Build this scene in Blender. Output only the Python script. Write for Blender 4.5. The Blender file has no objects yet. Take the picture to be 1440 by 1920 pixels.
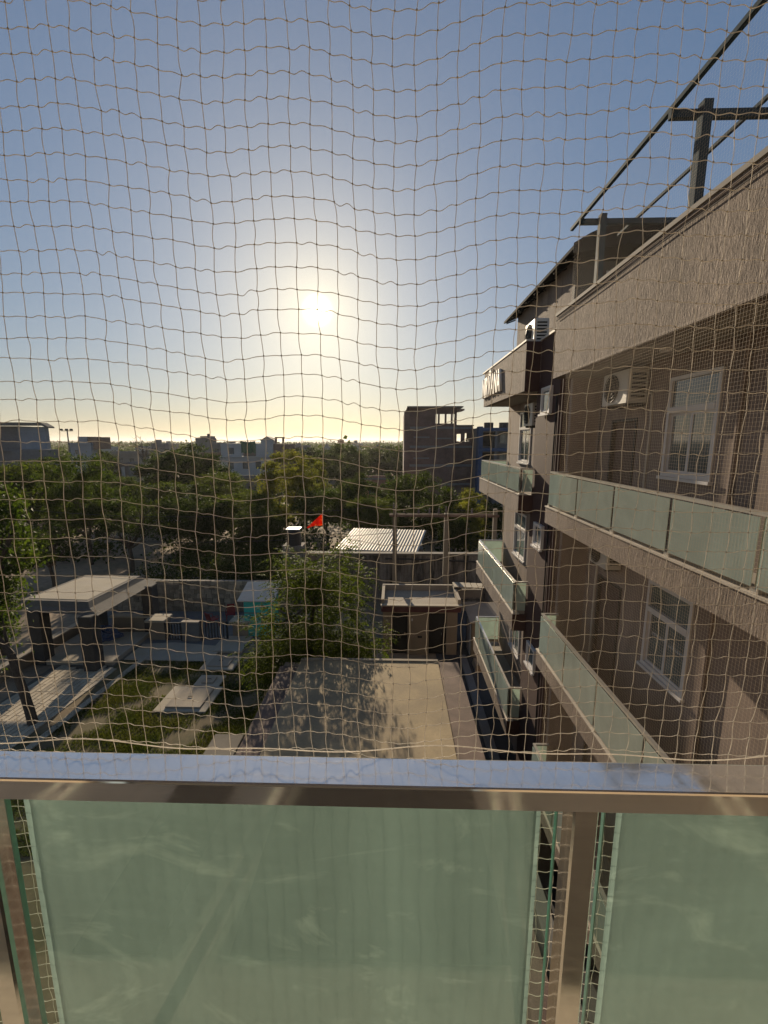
import bpy, math, random
import numpy as np
from mathutils import Vector, Matrix

R = math.radians
scene = bpy.context.scene
# ------------------------------------------------------------------ camera, sky, sun, exposure
EYE = Vector((0.0, 0.0, 10.0))
cam_d = bpy.data.cameras.new('camera')
cam_d.sensor_fit = 'VERTICAL'
cam_d.sensor_height = 36.0
cam_d.lens = 14.8125
cam_d.clip_start = 0.02
cam_d.clip_end = 12000
cam = bpy.data.objects.new('camera', cam_d)
cam.location = EYE
cam.rotation_euler = (R(90 - 9.486), 0, R(1.502))
scene.collection.objects.link(cam)
scene.camera = cam

SUN_EL, SUN_AZ = R(15.92), R(-9.95)           # azimuth measured from +Y towards +X
sun_dir = Vector((math.cos(SUN_EL) * math.sin(SUN_AZ), math.cos(SUN_EL) * math.cos(SUN_AZ), math.sin(SUN_EL)))

world = bpy.data.worlds.new('World')
scene.world = world
world.use_nodes = True
wn, wl = world.node_tree.nodes, world.node_tree.links
wn.clear()
wout = wn.new('ShaderNodeOutputWorld')
bg = wn.new('ShaderNodeBackground')
bg.inputs['Strength'].default_value = 0.083
sky = wn.new('ShaderNodeTexSky')
sky.sky_type = 'NISHITA'
sky.sun_disc = False
sky.sun_elevation = SUN_EL
sky.sun_rotation = SUN_AZ
sky.altitude = 200
sky.air_density = 1.3
sky.dust_density = 0.7
sky.ozone_density = 2.5
# the sun itself: a small bright disc with the soft aureole of dusty air round it
geo = wn.new('ShaderNodeNewGeometry')
dot = wn.new('ShaderNodeVectorMath'); dot.operation = 'DOT_PRODUCT'
dot.inputs[1].default_value = -sun_dir
wl.new(geo.outputs['Incoming'], dot.inputs[0])
acos = wn.new('ShaderNodeMath'); acos.operation = 'ARCCOSINE'
wl.new(dot.outputs['Value'], acos.inputs[0])


def wmath(op, a, b=None):
    n = wn.new('ShaderNodeMath'); n.operation = op
    for i, v in enumerate((a, b)):
        if v is None: continue
        if isinstance(v, (int, float)): n.inputs[i].default_value = v
        else: wl.new(v, n.inputs[i])
    return n.outputs[0]


ang = acos.outputs[0]
g1 = wmath('EXPONENT', wmath('MULTIPLY', wmath('POWER', wmath('DIVIDE', ang, R(1.35)), 3.0), -1.0))
g2 = wmath('EXPONENT', wmath('MULTIPLY', wmath('DIVIDE', ang, R(5.5)), -1.0))
g3 = wmath('EXPONENT', wmath('MULTIPLY', wmath('DIVIDE', ang, R(15)), -1.0))
disc = wmath('ADD', wmath('MULTIPLY', g1, 30.0), wmath('ADD', wmath('MULTIPLY', g2, 5.0), wmath('MULTIPLY', g3, 1.6)))
disc_col = wn.new('ShaderNodeMix'); disc_col.data_type = 'RGBA'; disc_col.blend_type = 'MULTIPLY'
disc_col.inputs['Factor'].default_value = 1.0
disc_col.inputs[6].default_value = (1.0, 0.79, 0.38, 1)
wl.new(disc, disc_col.inputs[7])
sky_add = wn.new('ShaderNodeMix'); sky_add.data_type = 'RGBA'; sky_add.blend_type = 'ADD'
sky_add.inputs['Factor'].default_value = 1.0
sky_g = wn.new('ShaderNodeGamma'); sky_g.inputs[1].default_value = 0.55     # the camera's own tone compression of the bright sky
wl.new(sky.outputs[0], sky_g.inputs[0])
sky_h = wn.new('ShaderNodeHueSaturation'); sky_h.inputs['Saturation'].default_value = 1.3
wl.new(sky_g.outputs[0], sky_h.inputs['Color'])
sky_t = wn.new('ShaderNodeMix'); sky_t.data_type = 'RGBA'; sky_t.blend_type = 'MULTIPLY'
sky_t.inputs['Factor'].default_value = 1.0
sky_t.inputs[7].default_value = (0.85, 0.985, 1.23, 1)
wl.new(sky_h.outputs[0], sky_t.inputs[6])
wl.new(sky_t.outputs[2], sky_add.inputs[6])
wl.new(disc_col.outputs[2], sky_add.inputs[7])
# dust low over the horizon, all the way round
sep = wn.new('ShaderNodeSeparateXYZ'); wl.new(geo.outputs['Incoming'], sep.inputs[0])
elev = wmath('ABSOLUTE', sep.outputs['Z'])
dust = wmath('MULTIPLY', wmath('EXPONENT', wmath('MULTIPLY', elev, -9.0)), 1.6)
dust_col = wn.new('ShaderNodeMix'); dust_col.data_type = 'RGBA'; dust_col.blend_type = 'MULTIPLY'
dust_col.inputs['Factor'].default_value = 1.0
dust_col.inputs[6].default_value = (1.0, 0.78, 0.56, 1)
wl.new(dust, dust_col.inputs[7])
sky_d = wn.new('ShaderNodeMix'); sky_d.data_type = 'RGBA'; sky_d.blend_type = 'ADD'
sky_d.inputs['Factor'].default_value = 1.0
wl.new(sky_add.outputs[2], sky_d.inputs[6]); wl.new(dust_col.outputs[2], sky_d.inputs[7])
wl.new(sky_d.outputs[2], bg.inputs['Color'])
wl.new(bg.outputs[0], wout.inputs['Surface'])

sun_d = bpy.data.lights.new('sun', 'SUN')
sun_d.energy = 5.0
sun_d.angle = R(0.6)
sun_d.color = (1.0, 0.83, 0.60)
sun = bpy.data.objects.new('sun', sun_d)
sun.rotation_euler = sun_dir.to_track_quat('Z', 'Y').to_euler()
scene.collection.objects.link(sun)

vs = scene.view_settings
vs.view_transform = 'Standard'
vs.look = 'None'
vs.exposure = 0.6
vs.gamma = 1.0
vs.use_curve_mapping = False
scene.cycles.max_bounces = 6
scene.cycles.diffuse_bounces = 3
scene.cycles.volume_bounces = 0
scene.cycles.transparent_max_bounces = 12
scene.cycles.use_denoising = True

COL = scene.collection
rng = np.random.default_rng(7)
random.seed(7)

# ------------------------------------------------------------------ materials
MATS = {}


def _nt(name):
    m = bpy.data.materials.new(name); m.use_nodes = True
    nt = m.node_tree; nt.nodes.clear()
    out = nt.nodes.new('ShaderNodeOutputMaterial')
    return m, nt, nt.nodes, nt.links, out


def _noise(nt, scale, detail=4, stretch=(1, 1, 1), rough=0.6, dist=0.0, coord='Object'):
    N, L = nt.nodes, nt.links
    tc = N.new('ShaderNodeTexCoord'); mp = N.new('ShaderNodeMapping')
    mp.inputs['Scale'].default_value = stretch
    L.new(tc.outputs[coord], mp.inputs['Vector'])
    n = N.new('ShaderNodeTexNoise')
    n.inputs['Scale'].default_value = scale; n.inputs['Detail'].default_value = detail
    n.inputs['Roughness'].default_value = rough; n.inputs['Distortion'].default_value = dist
    L.new(mp.outputs[0], n.inputs['Vector'])
    return n.outputs['Fac']


def _ramp(nt, fac, stops):
    r = nt.nodes.new('ShaderNodeValToRGB')
    e = r.color_ramp.elements
    while len(e) < len(stops): e.new(0.5)
    for i, (p, c) in enumerate(stops):
        e[i].position = p; e[i].color = (c[0], c[1], c[2], 1)
    nt.links.new(fac, r.inputs[0])
    return r.outputs[0]


def _mix(nt, a, b, fac, mode='MIX'):
    m = nt.nodes.new('ShaderNodeMix'); m.data_type = 'RGBA'; m.blend_type = mode
    for sock, v in ((m.inputs[6], a), (m.inputs[7], b), (m.inputs['Factor'], fac)):
        if isinstance(v, (int, float)): sock.default_value = v
        elif isinstance(v, tuple): sock.default_value = (v[0], v[1], v[2], 1)
        else: nt.links.new(v, sock)
    return m.outputs[2]


def surf(name, col, rough=0.85, var=0.18, scale=3.0, fine=40.0, bump=0.15, bdist=0.004, stretch=(1, 1, 1), metallic=0.0,
         spec=0.4, stain=None, stain_amt=0.0, stain_scale=1.2, stain_stretch=(1, 1, 1), random_tint=0.0):
    """a procedural surface: base colour, broad and fine mottling, optional stains, fine relief"""
    if name in MATS: return MATS[name]
    m, nt, N, L, out = _nt(name)
    b = N.new('ShaderNodeBsdfPrincipled')
    lo = tuple(max(0, c * (1 - var)) for c in col); hi = tuple(min(1, c * (1 + var)) for c in col)
    c1 = _ramp(nt, _noise(nt, scale, 6, stretch, 0.65, 0.3), [(0.3, lo), (0.7, hi)])
    c2 = _ramp(nt, _noise(nt, fine, 3, stretch), [(0.25, (1 - var, 1 - var, 1 - var)), (0.75, (1 + var * .5,) * 3)])
    c = _mix(nt, c1, c2, 1.0, 'MULTIPLY')
    if stain is not None:
        f = _ramp(nt, _noise(nt, stain_scale, 6, stain_stretch, 0.65, 0.4), [(0.40, (0, 0, 0)), (0.64, (stain_amt,) * 3)])
        c = _mix(nt, c, stain, f)
    if random_tint:
        oi = N.new('ShaderNodeObjectInfo')
        f = _ramp(nt, oi.outputs['Random'], [(0, (1 - random_tint,) * 3), (1, (1 + random_tint,) * 3)])
        c = _mix(nt, c, f, 1.0, 'MULTIPLY')
    L.new(c, b.inputs['Base Color'])
    b.inputs['Roughness'].default_value = rough
    b.inputs['Metallic'].default_value = metallic
    b.inputs['Specular IOR Level'].default_value = spec
    if bump:
        bp = N.new('ShaderNodeBump'); bp.inputs['Strength'].default_value = bump; bp.inputs['Distance'].default_value = bdist
        L.new(_noise(nt, fine, 6, stretch), bp.inputs['Height'])
        L.new(bp.outputs[0], b.inputs['Normal'])
    L.new(b.outputs[0], out.inputs['Surface'])
    MATS[name] = m
    return m


def rustic(name, col, var=0.35, strength=1.0):
    """combed rustic plaster: short vertical furrows"""
    if name in MATS: return MATS[name]
    m, nt, N, L, out = _nt(name)
    b = N.new('ShaderNodeBsdfPrincipled')
    f1 = _noise(nt, 1.0, 5, (40, 40, 9.0), 0.66, 0.8)
    f2 = _noise(nt, 1.0, 4, (80, 80, 14), 0.6, 0.3)
    f3 = _noise(nt, 1.0, 4, (1.3, 1.3, 0.6), 0.6)
    lo = tuple(c * (1 - var) for c in col); hi = tuple(min(1, c * (1 + var * .7)) for c in col)
    c = _ramp(nt, f1, [(0.32, lo), (0.66, hi)])
    c = _mix(nt, c, _ramp(nt, f3, [(0.3, (0.82,) * 3), (0.7, (1.1,) * 3)]), 1.0, 'MULTIPLY')
    f4 = _noise(nt, 1.0, 5, (5.0, 5.0, 0.35), 0.6, 0.3)
    c = _mix(nt, c, tuple(x * .42 for x in col), _ramp(nt, f4, [(0.52, (0, 0, 0)), (0.72, (0.6,) * 3)]))
    L.new(c, b.inputs['Base Color'])
    b.inputs['Roughness'].default_value = 0.9
    b.inputs['Specular IOR Level'].default_value = 0.25
    ad = N.new('ShaderNodeMath'); ad.operation = 'MULTIPLY_ADD'
    ad.inputs[1].default_value = 0.35
    L.new(f2, ad.inputs[0]); L.new(f1, ad.inputs[2])
    bp = N.new('ShaderNodeBump'); bp.inputs['Strength'].default_value = strength; bp.inputs['Distance'].default_value = 0.035
    L.new(ad.outputs[0], bp.inputs['Height'])
    L.new(bp.outputs[0], b.inputs['Normal'])
    L.new(b.outputs[0], out.inputs['Surface'])
    MATS[name] = m
    return m


def leaf_mat(name, col, col2, trans=0.45, gloss=0.35):
    if name in MATS: return MATS[name]
    m, nt, N, L, out = _nt(name)
    b = N.new('ShaderNodeBsdfPrincipled'); t = N.new('ShaderNodeBsdfTranslucent'); mx = N.new('ShaderNodeMixShader')
    c = _ramp(nt, _noise(nt, 0.7, 4), [(0.3, col), (0.7, col2)])
    c = _mix(nt, c, _ramp(nt, _noise(nt, 9.0, 2), [(0.25, (0.6,) * 3), (0.75, (1.35,) * 3)]), 1.0, 'MULTIPLY')
    oi = N.new('ShaderNodeObjectInfo')
    c = _mix(nt, c, _ramp(nt, oi.outputs['Random'], [(0, (0.8, 0.85, 0.8)), (1, (1.2, 1.1, 0.95))]), 1.0, 'MULTIPLY')
    L.new(c, b.inputs['Base Color'])
    b.inputs['Roughness'].default_value = 0.62
    b.inputs['Specular IOR Level'].default_value = gloss * .4
    tcol = _mix(nt, c, (1.9, 2.0, 0.75), 1.0, 'MULTIPLY')
    L.new(tcol, t.inputs['Color'])
    mx.inputs[0].default_value = trans
    L.new(b.outputs[0], mx.inputs[1]); L.new(t.outputs[0], mx.inputs[2])
    L.new(mx.outputs[0], out.inputs['Surface'])
    MATS[name] = m
    return m


def _front(nt, fac):
    """surface reflection on the outer side of a pane only"""
    g_ = nt.nodes.new('ShaderNodeNewGeometry'); a = nt.nodes.new('ShaderNodeMath'); a.operation = 'SUBTRACT'; a.inputs[0].default_value = 1.0
    nt.links.new(g_.outputs['Backfacing'], a.inputs[1])
    b = nt.nodes.new('ShaderNodeMath'); b.operation = 'MULTIPLY'
    nt.links.new(fac, b.inputs[0]); nt.links.new(a.outputs[0], b.inputs[1])
    return b.outputs[0]


def frosted(name, col, trans=0.5, see=0.06, rough=0.12):
    """sand-blasted glass: scatters light through, keeps a glossy front"""
    if name in MATS: return MATS[name]
    m, nt, N, L, out = _nt(name)
    d = N.new('ShaderNodeBsdfDiffuse'); t = N.new('ShaderNodeBsdfTranslucent'); tp = N.new('ShaderNodeBsdfTransparent')
    g = N.new('ShaderNodeBsdfGlossy'); fr = N.new('ShaderNodeFresnel')
    smear = _noise(nt, 2.2, 6, (1, 1, 0.55), 0.62, 1.2)
    c = _ramp(nt, smear, [(0.3, tuple(x * .86 for x in col)), (0.75, tuple(x * 1.12 for x in col))])
    wipe = _ramp(nt, _noise(nt, 3.6, 5, (1.0, 1.0, 2.0), 0.6, 2.5), [(0.56, (0, 0, 0)), (0.78, (0.30,) * 3)])
    c = _mix(nt, c, (0.75, 0.78, 0.74), wipe)
    L.new(c, d.inputs[0]); L.new(c, t.inputs[0])
    g.inputs['Roughness'].default_value = rough
    fr.inputs['IOR'].default_value = 1.45
    m1 = N.new('ShaderNodeMixShader'); m1.inputs[0].default_value = trans
    L.new(d.outputs[0], m1.inputs[1]); L.new(t.outputs[0], m1.inputs[2])
    m2 = N.new('ShaderNodeMixShader'); m2.inputs[0].default_value = see
    L.new(m1.outputs[0], m2.inputs[1]); L.new(tp.outputs[0], m2.inputs[2])
    m3 = N.new('ShaderNodeMixShader')
    L.new(_front(nt, fr.outputs[0]), m3.inputs[0]); L.new(m2.outputs[0], m3.inputs[1]); L.new(g.outputs[0], m3.inputs[2])
    L.new(m3.outputs[0], out.inputs['Surface'])
    MATS[name] = m
    return m


def glass(name, tint=(0.86, 0.94, 0.9), rough=0.02):
    if name in MATS: return MATS[name]
    m, nt, N, L, out = _nt(name)
    tp = N.new('ShaderNodeBsdfTransparent'); tp.inputs[0].default_value = (*tint, 1)
    g = N.new('ShaderNodeBsdfGlossy'); g.inputs['Roughness'].default_value = rough
    fr = N.new('ShaderNodeFresnel'); fr.inputs['IOR'].default_value = 1.5
    mx = N.new('ShaderNodeMixShader')
    L.new(_front(nt, fr.outputs[0]), mx.inputs[0]); L.new(tp.outputs[0], mx.inputs[1]); L.new(g.outputs[0], mx.inputs[2])
    L.new(mx.outputs[0], out.inputs['Surface'])
    MATS[name] = m
    return m


def cord_mat(name, col, trans):
    if name in MATS: return MATS[name]
    m, nt, N, L, out = _nt(name)
    d = N.new('ShaderNodeBsdfPrincipled'); t = N.new('ShaderNodeBsdfTranslucent'); mx = N.new('ShaderNodeMixShader')
    c = _ramp(nt, _noise(nt, 60, 3), [(0.3, tuple(x * .8 for x in col)), (0.7, tuple(min(1, x * 1.1) for x in col))])
    L.new(c, d.inputs['Base Color']); L.new(c, t.inputs[0])
    d.inputs['Roughness'].default_value = 0.55
    mx.inputs[0].default_value = trans
    L.new(d.outputs[0], mx.inputs[1]); L.new(t.outputs[0], mx.inputs[2])
    L.new(mx.outputs[0], out.inputs['Surface'])
    MATS[name] = m
    return m


def steel(name, col=(0.72, 0.70, 0.67), rough=0.10, metal=1.0):
    if name in MATS: return MATS[name]
    m, nt, N, L, out = _nt(name)
    b = N.new('ShaderNodeBsdfPrincipled')
    b.inputs['Metallic'].default_value = metal
    sc = _noise(nt, 5.0, 5, (1, 6, 6), 0.65, 1.0)
    c = _ramp(nt, sc, [(0.3, tuple(x * .9 for x in col)), (0.7, col)])
    L.new(c, b.inputs['Base Color'])
    r = _ramp(nt, _noise(nt, 9.0, 6, (1, 3, 3), 0.7, 1.5), [(0.35, (rough * .6,) * 3), (0.8, (rough * 2.2,) * 3)])
    L.new(r, b.inputs['Roughness'])
    bp = N.new('ShaderNodeBump'); bp.inputs['Strength'].default_value = 0.05; bp.inputs['Distance'].default_value = 0.002
    L.new(_noise(nt, 6.0, 2), bp.inputs['Height']); L.new(bp.outputs[0], b.inputs['Normal'])
    L.new(b.outputs[0], out.inputs['Surface'])
    MATS[name] = m
    return m


# ------------------------------------------------------------------ mesh helpers
class MB:
    """collects shapes in world coordinates, then builds ONE mesh object"""
    def __init__(self):
        self.v, self.f = [], []

    def _add(self, vs, fs):
        o = len(self.v)
        self.v.extend(tuple(p) for p in vs)
        self.f.extend(tuple(i + o for i in q) for q in fs)
        return self

    def box(self, x0, x1, y0, y1, z0, z1, top=None):
        """box; top=(dx0,dx1,dy0,dy1) moves the four top sides for a taper"""
        t = top or (0, 0, 0, 0)
        vs = [(x0, y0, z0), (x1, y0, z0), (x1, y1, z0), (x0, y1, z0),
              (x0 + t[0], y0 + t[2], z1), (x1 + t[1], y0 + t[2], z1), (x1 + t[1], y1 + t[3], z1), (x0 + t[0], y1 + t[3], z1)]
        return self._add(vs, [(3, 2, 1, 0), (4, 5, 6, 7), (0, 1, 5, 4), (1, 2, 6, 5), (2, 3, 7, 6), (3, 0, 4, 7)])

    def bevbox(self, x0, x1, y0, y1, z0, z1, b=0.01):
        """box with chamfered vertical and top edges"""
        def ring(i, z):
            return [(x0 + i + b, y0 + i, z), (x1 - i - b, y0 + i, z), (x1 - i, y0 + i + b, z), (x1 - i, y1 - i - b, z),
                    (x1 - i - b, y1 - i, z), (x0 + i + b, y1 - i, z), (x0 + i, y1 - i - b, z), (x0 + i, y0 + i + b, z)]
        vs = ring(0, z0) + ring(0, z1 - b) + ring(b, z1)
        fs = [tuple(range(7, -1, -1)), tuple(range(16, 24))]
        for r in (0, 8):
            for i in range(8):
                j = (i + 1) % 8
                fs.append((r + i, r + j, r + 8 + j, r + 8 + i))
        return self._add(vs, fs)

    def prism(self, pts, vec):
        """extrude polygon pts (3-D) along vec"""
        n = len(pts); v = Vector(vec)
        vs = [Vector(p) for p in pts] + [Vector(p) + v for p in pts]
        fs = [tuple(range(n - 1, -1, -1)), tuple(range(n, 2 * n))]
        for i in range(n):
            j = (i + 1) % n
            fs.append((i, j, n + j, n + i))
        return self._add(vs, fs)

    def tube(self, pts, rad, sides=6, cap=True):
        pts = [Vector(p) for p in pts]
        n = len(pts)
        if not hasattr(rad, '__len__'): rad = [rad] * n
        vs, fs = [], []
        prev = None
        for i, p in enumerate(pts):
            d = (pts[min(i + 1, n - 1)] - pts[max(i - 1, 0)])
            d = d.normalized() if d.length > 1e-9 else Vector((0, 0, 1))
            if prev is None:
                a = d.orthogonal().normalized()
            else:
                a = prev - d * prev.dot(d)
                a = a.normalized() if a.length > 1e-6 else d.orthogonal().normalized()
            prev = a
            b = d.cross(a)
            for k in range(sides):
                t = 2 * math.pi * k / sides + math.pi / sides
                vs.append(p + (a * math.cos(t) + b * math.sin(t)) * rad[i])
        for i in range(n - 1):
            for k in range(sides):
                k2 = (k + 1) % sides
                fs.append((i * sides + k, i * sides + k2, (i + 1) * sides + k2, (i + 1) * sides + k))
        if cap:
            fs.append(tuple(range(sides - 1, -1, -1)))
            fs.append(tuple((n - 1) * sides + k for k in range(sides)))
        return self._add(vs, fs)

    def cyl(self, c, r, h, sides=16, axis='Z', r2=None):
        d = {'X': Vector((1, 0, 0)), 'Y': Vector((0, 1, 0)), 'Z': Vector((0, 0, 1))}[axis]
        c = Vector(c)
        return self.tube([c, c + d * h], [r, r if r2 is None else r2], sides)

    def build(self, name, mat, parent=None, smooth=False):
        me = bpy.data.meshes.new(name)
        off = wloc(parent)
        me.from_pydata([(x - off[0], y - off[1], z - off[2]) for x, y, z in self.v], [], self.f)
        return link(name, me, mat, parent, smooth)


def link(name, me, mat, parent=None, smooth=False):
    if mat is not None: me.materials.append(mat)
    if smooth: me.polygons.foreach_set('use_smooth', [True] * len(me.polygons))
    me.update()
    o = bpy.data.objects.new(name, me)
    COL.objects.link(o)
    if parent is not None: o.parent = parent
    return o


def wloc(o):
    p = Vector((0, 0, 0))
    while o is not None:
        p = p + o.location
        o = o.parent
    return p


def tag(o, label=None, cat=None, group=None, kind=None):
    if label: o['label'] = label
    if cat: o['category'] = cat
    if group: o['group'] = group
    if kind: o['kind'] = kind
    return o


def thing(name, label, cat, loc=(0, 0, 0), group=None):
    o = bpy.data.objects.new(name, None)
    o.location = loc
    o.empty_display_size = 0.2
    COL.objects.link(o)
    return tag(o, label, cat, group)


def struct(name, mb, mat, smooth=False):
    return tag(mb.build(name, mat, None, smooth), kind='structure')


def np_mesh(name, verts, quads):
    me = bpy.data.meshes.new(name)
    nv, nf, k = len(verts), len(quads), quads.shape[1]
    me.vertices.add(nv); me.vertices.foreach_set('co', np.asarray(verts, np.float32).ravel())
    me.loops.add(nf * k); me.loops.foreach_set('vertex_index', np.asarray(quads, np.int32).ravel())
    me.polygons.add(nf)
    me.polygons.foreach_set('loop_start', np.arange(0, nf * k, k, dtype=np.int32))
    me.polygons.foreach_set('loop_total', np.full(nf, k, dtype=np.int32))
    me.update(calc_edges=True)
    me.validate()
    return me


def copy_tree(o, parent=None):
    c = o.copy(); COL.objects.link(c); c.parent = parent
    for ch in o.children: copy_tree(ch, c)
    return c


# ------------------------------------------------------------------ palette
m_dirt = surf('dirt', (0.30, 0.22, 0.15), 0.95, 0.3, 0.25, 3.0, 0.4, 0.03, stain=(0.14, 0.12, 0.07), stain_amt=0.7, stain_scale=0.12)
m_soil = surf('lawn_soil', (0.083, 0.073, 0.030), 0.95, 0.35, 0.6, 20, 0.4, 0.01, stain=(0.24, 0.16, 0.10), stain_amt=0.55, stain_scale=0.45)
m_conc = surf('concrete', (0.300, 0.250, 0.186), 0.9, 0.16, 1.2, 30, 0.2, 0.004, stain=(0.24, 0.21, 0.18), stain_amt=0.55, stain_scale=0.7)
m_conc_lt = surf('pale_concrete', (0.364, 0.307, 0.222), 0.88, 0.14, 0.9, 24, 0.2, 0.004, stain=(0.33, 0.29, 0.24), stain_amt=0.6, stain_scale=0.8)
m_terr = surf('terrace_screed', (0.375, 0.290, 0.173), 0.9, 0.15, 0.7, 18, 0.25, 0.004, stain=(0.16, 0.13, 0.10), stain_amt=0.5, stain_scale=0.8)
m_conc_dk = surf('dark_concrete', (0.16, 0.145, 0.13), 0.9, 0.25, 1.0, 20, 0.25, 0.005)
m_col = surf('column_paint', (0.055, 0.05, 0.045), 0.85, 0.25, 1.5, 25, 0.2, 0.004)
m_conc_md = surf('mid_concrete', (0.140, 0.122, 0.099), 0.9, 0.2, 1.2, 25, 0.25, 0.005)
m_asph = surf('asphalt', (0.05, 0.05, 0.052), 0.9, 0.25, 1.0, 60, 0.3, 0.004)
m_kerb = surf('kerb_stone', (0.144, 0.142, 0.138), 0.8, 0.15, 1.5, 30, 0.2, 0.003)
m_gravel = surf('brown_granite', (0.143, 0.098, 0.078), 0.85, 0.35, 2.0, 70, 0.5, 0.006)
m_weather = surf('weathered_wall', (0.218, 0.187, 0.154), 0.95, 0.25, 0.9, 14, 0.4, 0.01, stain=(0.025, 0.022, 0.018), stain_amt=0.95, stain_scale=1.1, stain_stretch=(2.2, 2.2, 0.35))
m_stone = surf('wall_stone', (0.302, 0.248, 0.179), 0.92, 0.25, 3.0, 25, 0.5, 0.01, random_tint=0.3)
m_mortar = surf('mortar', (0.13, 0.12, 0.105), 0.95, 0.2, 4, 30, 0.3, 0.006)
m_paver = surf('paver', (0.423, 0.356, 0.261), 0.85, 0.15, 2.5, 30, 0.2, 0.003, random_tint=0.16)
m_paver_bed = surf('paver_bed', (0.127, 0.108, 0.083), 0.95, 0.2, 4, 40, 0.3, 0.004)
m_facade = rustic('rustic_taupe', (0.260, 0.210, 0.175), 0.55, 1.0)
m_facade_far = rustic('rustic_taupe_fine', (0.235, 0.190, 0.160), 0.3, 0.6)
m_wall = surf('taupe_plaster', (0.252, 0.193, 0.160), 0.88, 0.16, 0.9, 60, 0.3, 0.004, stain=(0.12, 0.09, 0.075), stain_amt=0.55, stain_scale=1.0, stain_stretch=(2.2, 2.2, 0.45))
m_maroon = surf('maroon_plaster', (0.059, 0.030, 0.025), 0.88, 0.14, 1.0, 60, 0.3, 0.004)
m_maroon_dk = surf('maroon_band', (0.085, 0.03, 0.03), 0.7, 0.14, 1.0, 60, 0.2, 0.004)
m_beige = surf('beige_plaster', (0.236, 0.186, 0.131), 0.88, 0.1, 0.9, 50, 0.2, 0.003)
m_soffit = surf('soffit_paint', (0.270, 0.240, 0.204), 0.85, 0.08, 0.6, 40, 0.1, 0.002)
m_coping = surf('cream_coping', (0.496, 0.440, 0.368), 0.7, 0.12, 2.0, 40, 0.15, 0.002)
m_white = surf('white_upvc', (0.540, 0.510, 0.495), 0.45, 0.05, 1.5, 30, 0.03, 0.001)
m_acwhite = surf('ac_casing', (0.465, 0.435, 0.390), 0.5, 0.06, 1.5, 30, 0.03, 0.001)
m_pane = surf('window_pane', (0.112, 0.135, 0.143), 0.06, 0.3, 0.8, 3.0, 0.0, spec=0.8)
m_dark = surf('dark_opening', (0.012, 0.011, 0.01), 0.8, 0.2, 2, 10, 0.0)
m_door = surf('dark_door', (0.10, 0.065, 0.055), 0.6, 0.2, 2, 40, 0.15, 0.002, stretch=(1, 1, 0.2))
m_black = surf('black_metal', (0.02, 0.02, 0.022), 0.5, 0.2, 3, 30, 0.05, 0.001)
m_teal_steel = surf('teal_painted_steel', (0.03, 0.05, 0.062), 0.75, 0.2, 3, 30, 0.08, 0.001, spec=0.1)
m_roof_dk = surf('dark_roof_sheet', (0.016, 0.015, 0.014), 0.9, 0.2, 2, 20, 0.1, 0.002, spec=0.05)
m_stainless = steel('stainless', (0.74, 0.69, 0.62), 0.10)
m_rail_top = steel('polished_rail', (0.97, 0.94, 0.90), 0.08, 0.88)
m_rail_far = surf('far_rail_steel', (0.72, 0.68, 0.62), 0.3, 0.08, 3, 20, 0.0, metallic=0.7)
m_frost = frosted('frosted_film', (0.238, 0.285, 0.285), 0.42, 0.03, 0.14)
m_frost_in = frosted('inner_frost', (0.80, 0.83, 0.80), 0.85, 0.05, 0.3)
m_frost_far = frosted('frosted_panel', (0.54, 0.62, 0.56), 0.45, 0.05, 0.10)
m_clear = glass('clear_glass')
m_gedge = surf('glass_edge', (0.20, 0.42, 0.36), 0.2, 0.1, 4, 30, 0.0, spec=0.8)
m_cord = cord_mat('net_cord', (0.72, 0.67, 0.60), 0.42)
m_cord_fine = cord_mat('fine_net', (0.62, 0.52, 0.40), 0.5)
m_tile = surf('balcony_tile', (0.600, 0.550, 0.480), 0.5, 0.15, 3, 30, 0.05, 0.001)

# ------------------------------------------------------------------ ground and paving
g = MB()
N_ = 24
xs = [-6000, -600, -200, -80, -30, 0, 30, 80, 200, 600, 6000]
ys = [-60, 0, 20, 40, 80, 160, 400, 1200, 9000]
for j, y in enumerate(ys):
    for i, x in enumerate(xs):
        g.v.append((x, y, -0.02 - max(0.0, (y - 250) * 0.0012)))
for j in range(len(ys) - 1):
    for i in range(len(xs) - 1):
        a = j * len(xs) + i
        g.f.append((a, a + 1, a + 1 + len(xs), a + len(xs)))
struct('ground', g, m_dirt)

struct('lawn', MB().box(-12.6, -3.5, -1.0, 17.8, -0.01, 0.03), m_soil)
struct('concrete_apron', MB().prism([(-12.5, 17.8, -0.01), (-8.4, 17.72, -0.01), (-8.5, 19.15, -0.01), (-11.0, 19.5, -0.01), (-12.5, 19.3, -0.01)], (0, 0, 0.075)), m_conc_lt)
struct('driveway', MB().box(1.98, 9.0, -1.4, 24.0, -0.015, 0.004), m_asph)
struct('kerb', MB().bevbox(3.05, 3.36, 2.0, 18.5, -0.01, 0.14, 0.02), m_kerb)

# one-storey wing below us: pale screed roof with a brown stone margin on both sides
t = tag(MB().box(-3.42, 1.93, -1.4, 12.2, -0.01, 3.16).build('terrace_wing', m_beige), 'low wing with pale flat roof terrace running out below the balcony', 'building')
MB().box(-2.90, 1.35, -1.4, 12.18, 3.163, 3.30).build('roof_screed', m_terr, t)
MB().box(-3.46, -2.903, -1.4, 11.8, 3.163, 3.262).build('stone_margin', m_gravel, t)
MB().box(1.353, 1.97, -1.4, 12.15, 3.163, 3.262).build('stone_margin', m_gravel, t)
MB().box(-2.90, 1.35, 12.08, 12.19, 3.302, 3.335).build('edge_strip', m_conc, t)
tag(MB().bevbox(-6.1, -5.1, 10.6, 12.8, 0.0, 0.16, 0.02).build('concrete_pad', m_conc_md), kind='structure')

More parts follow.
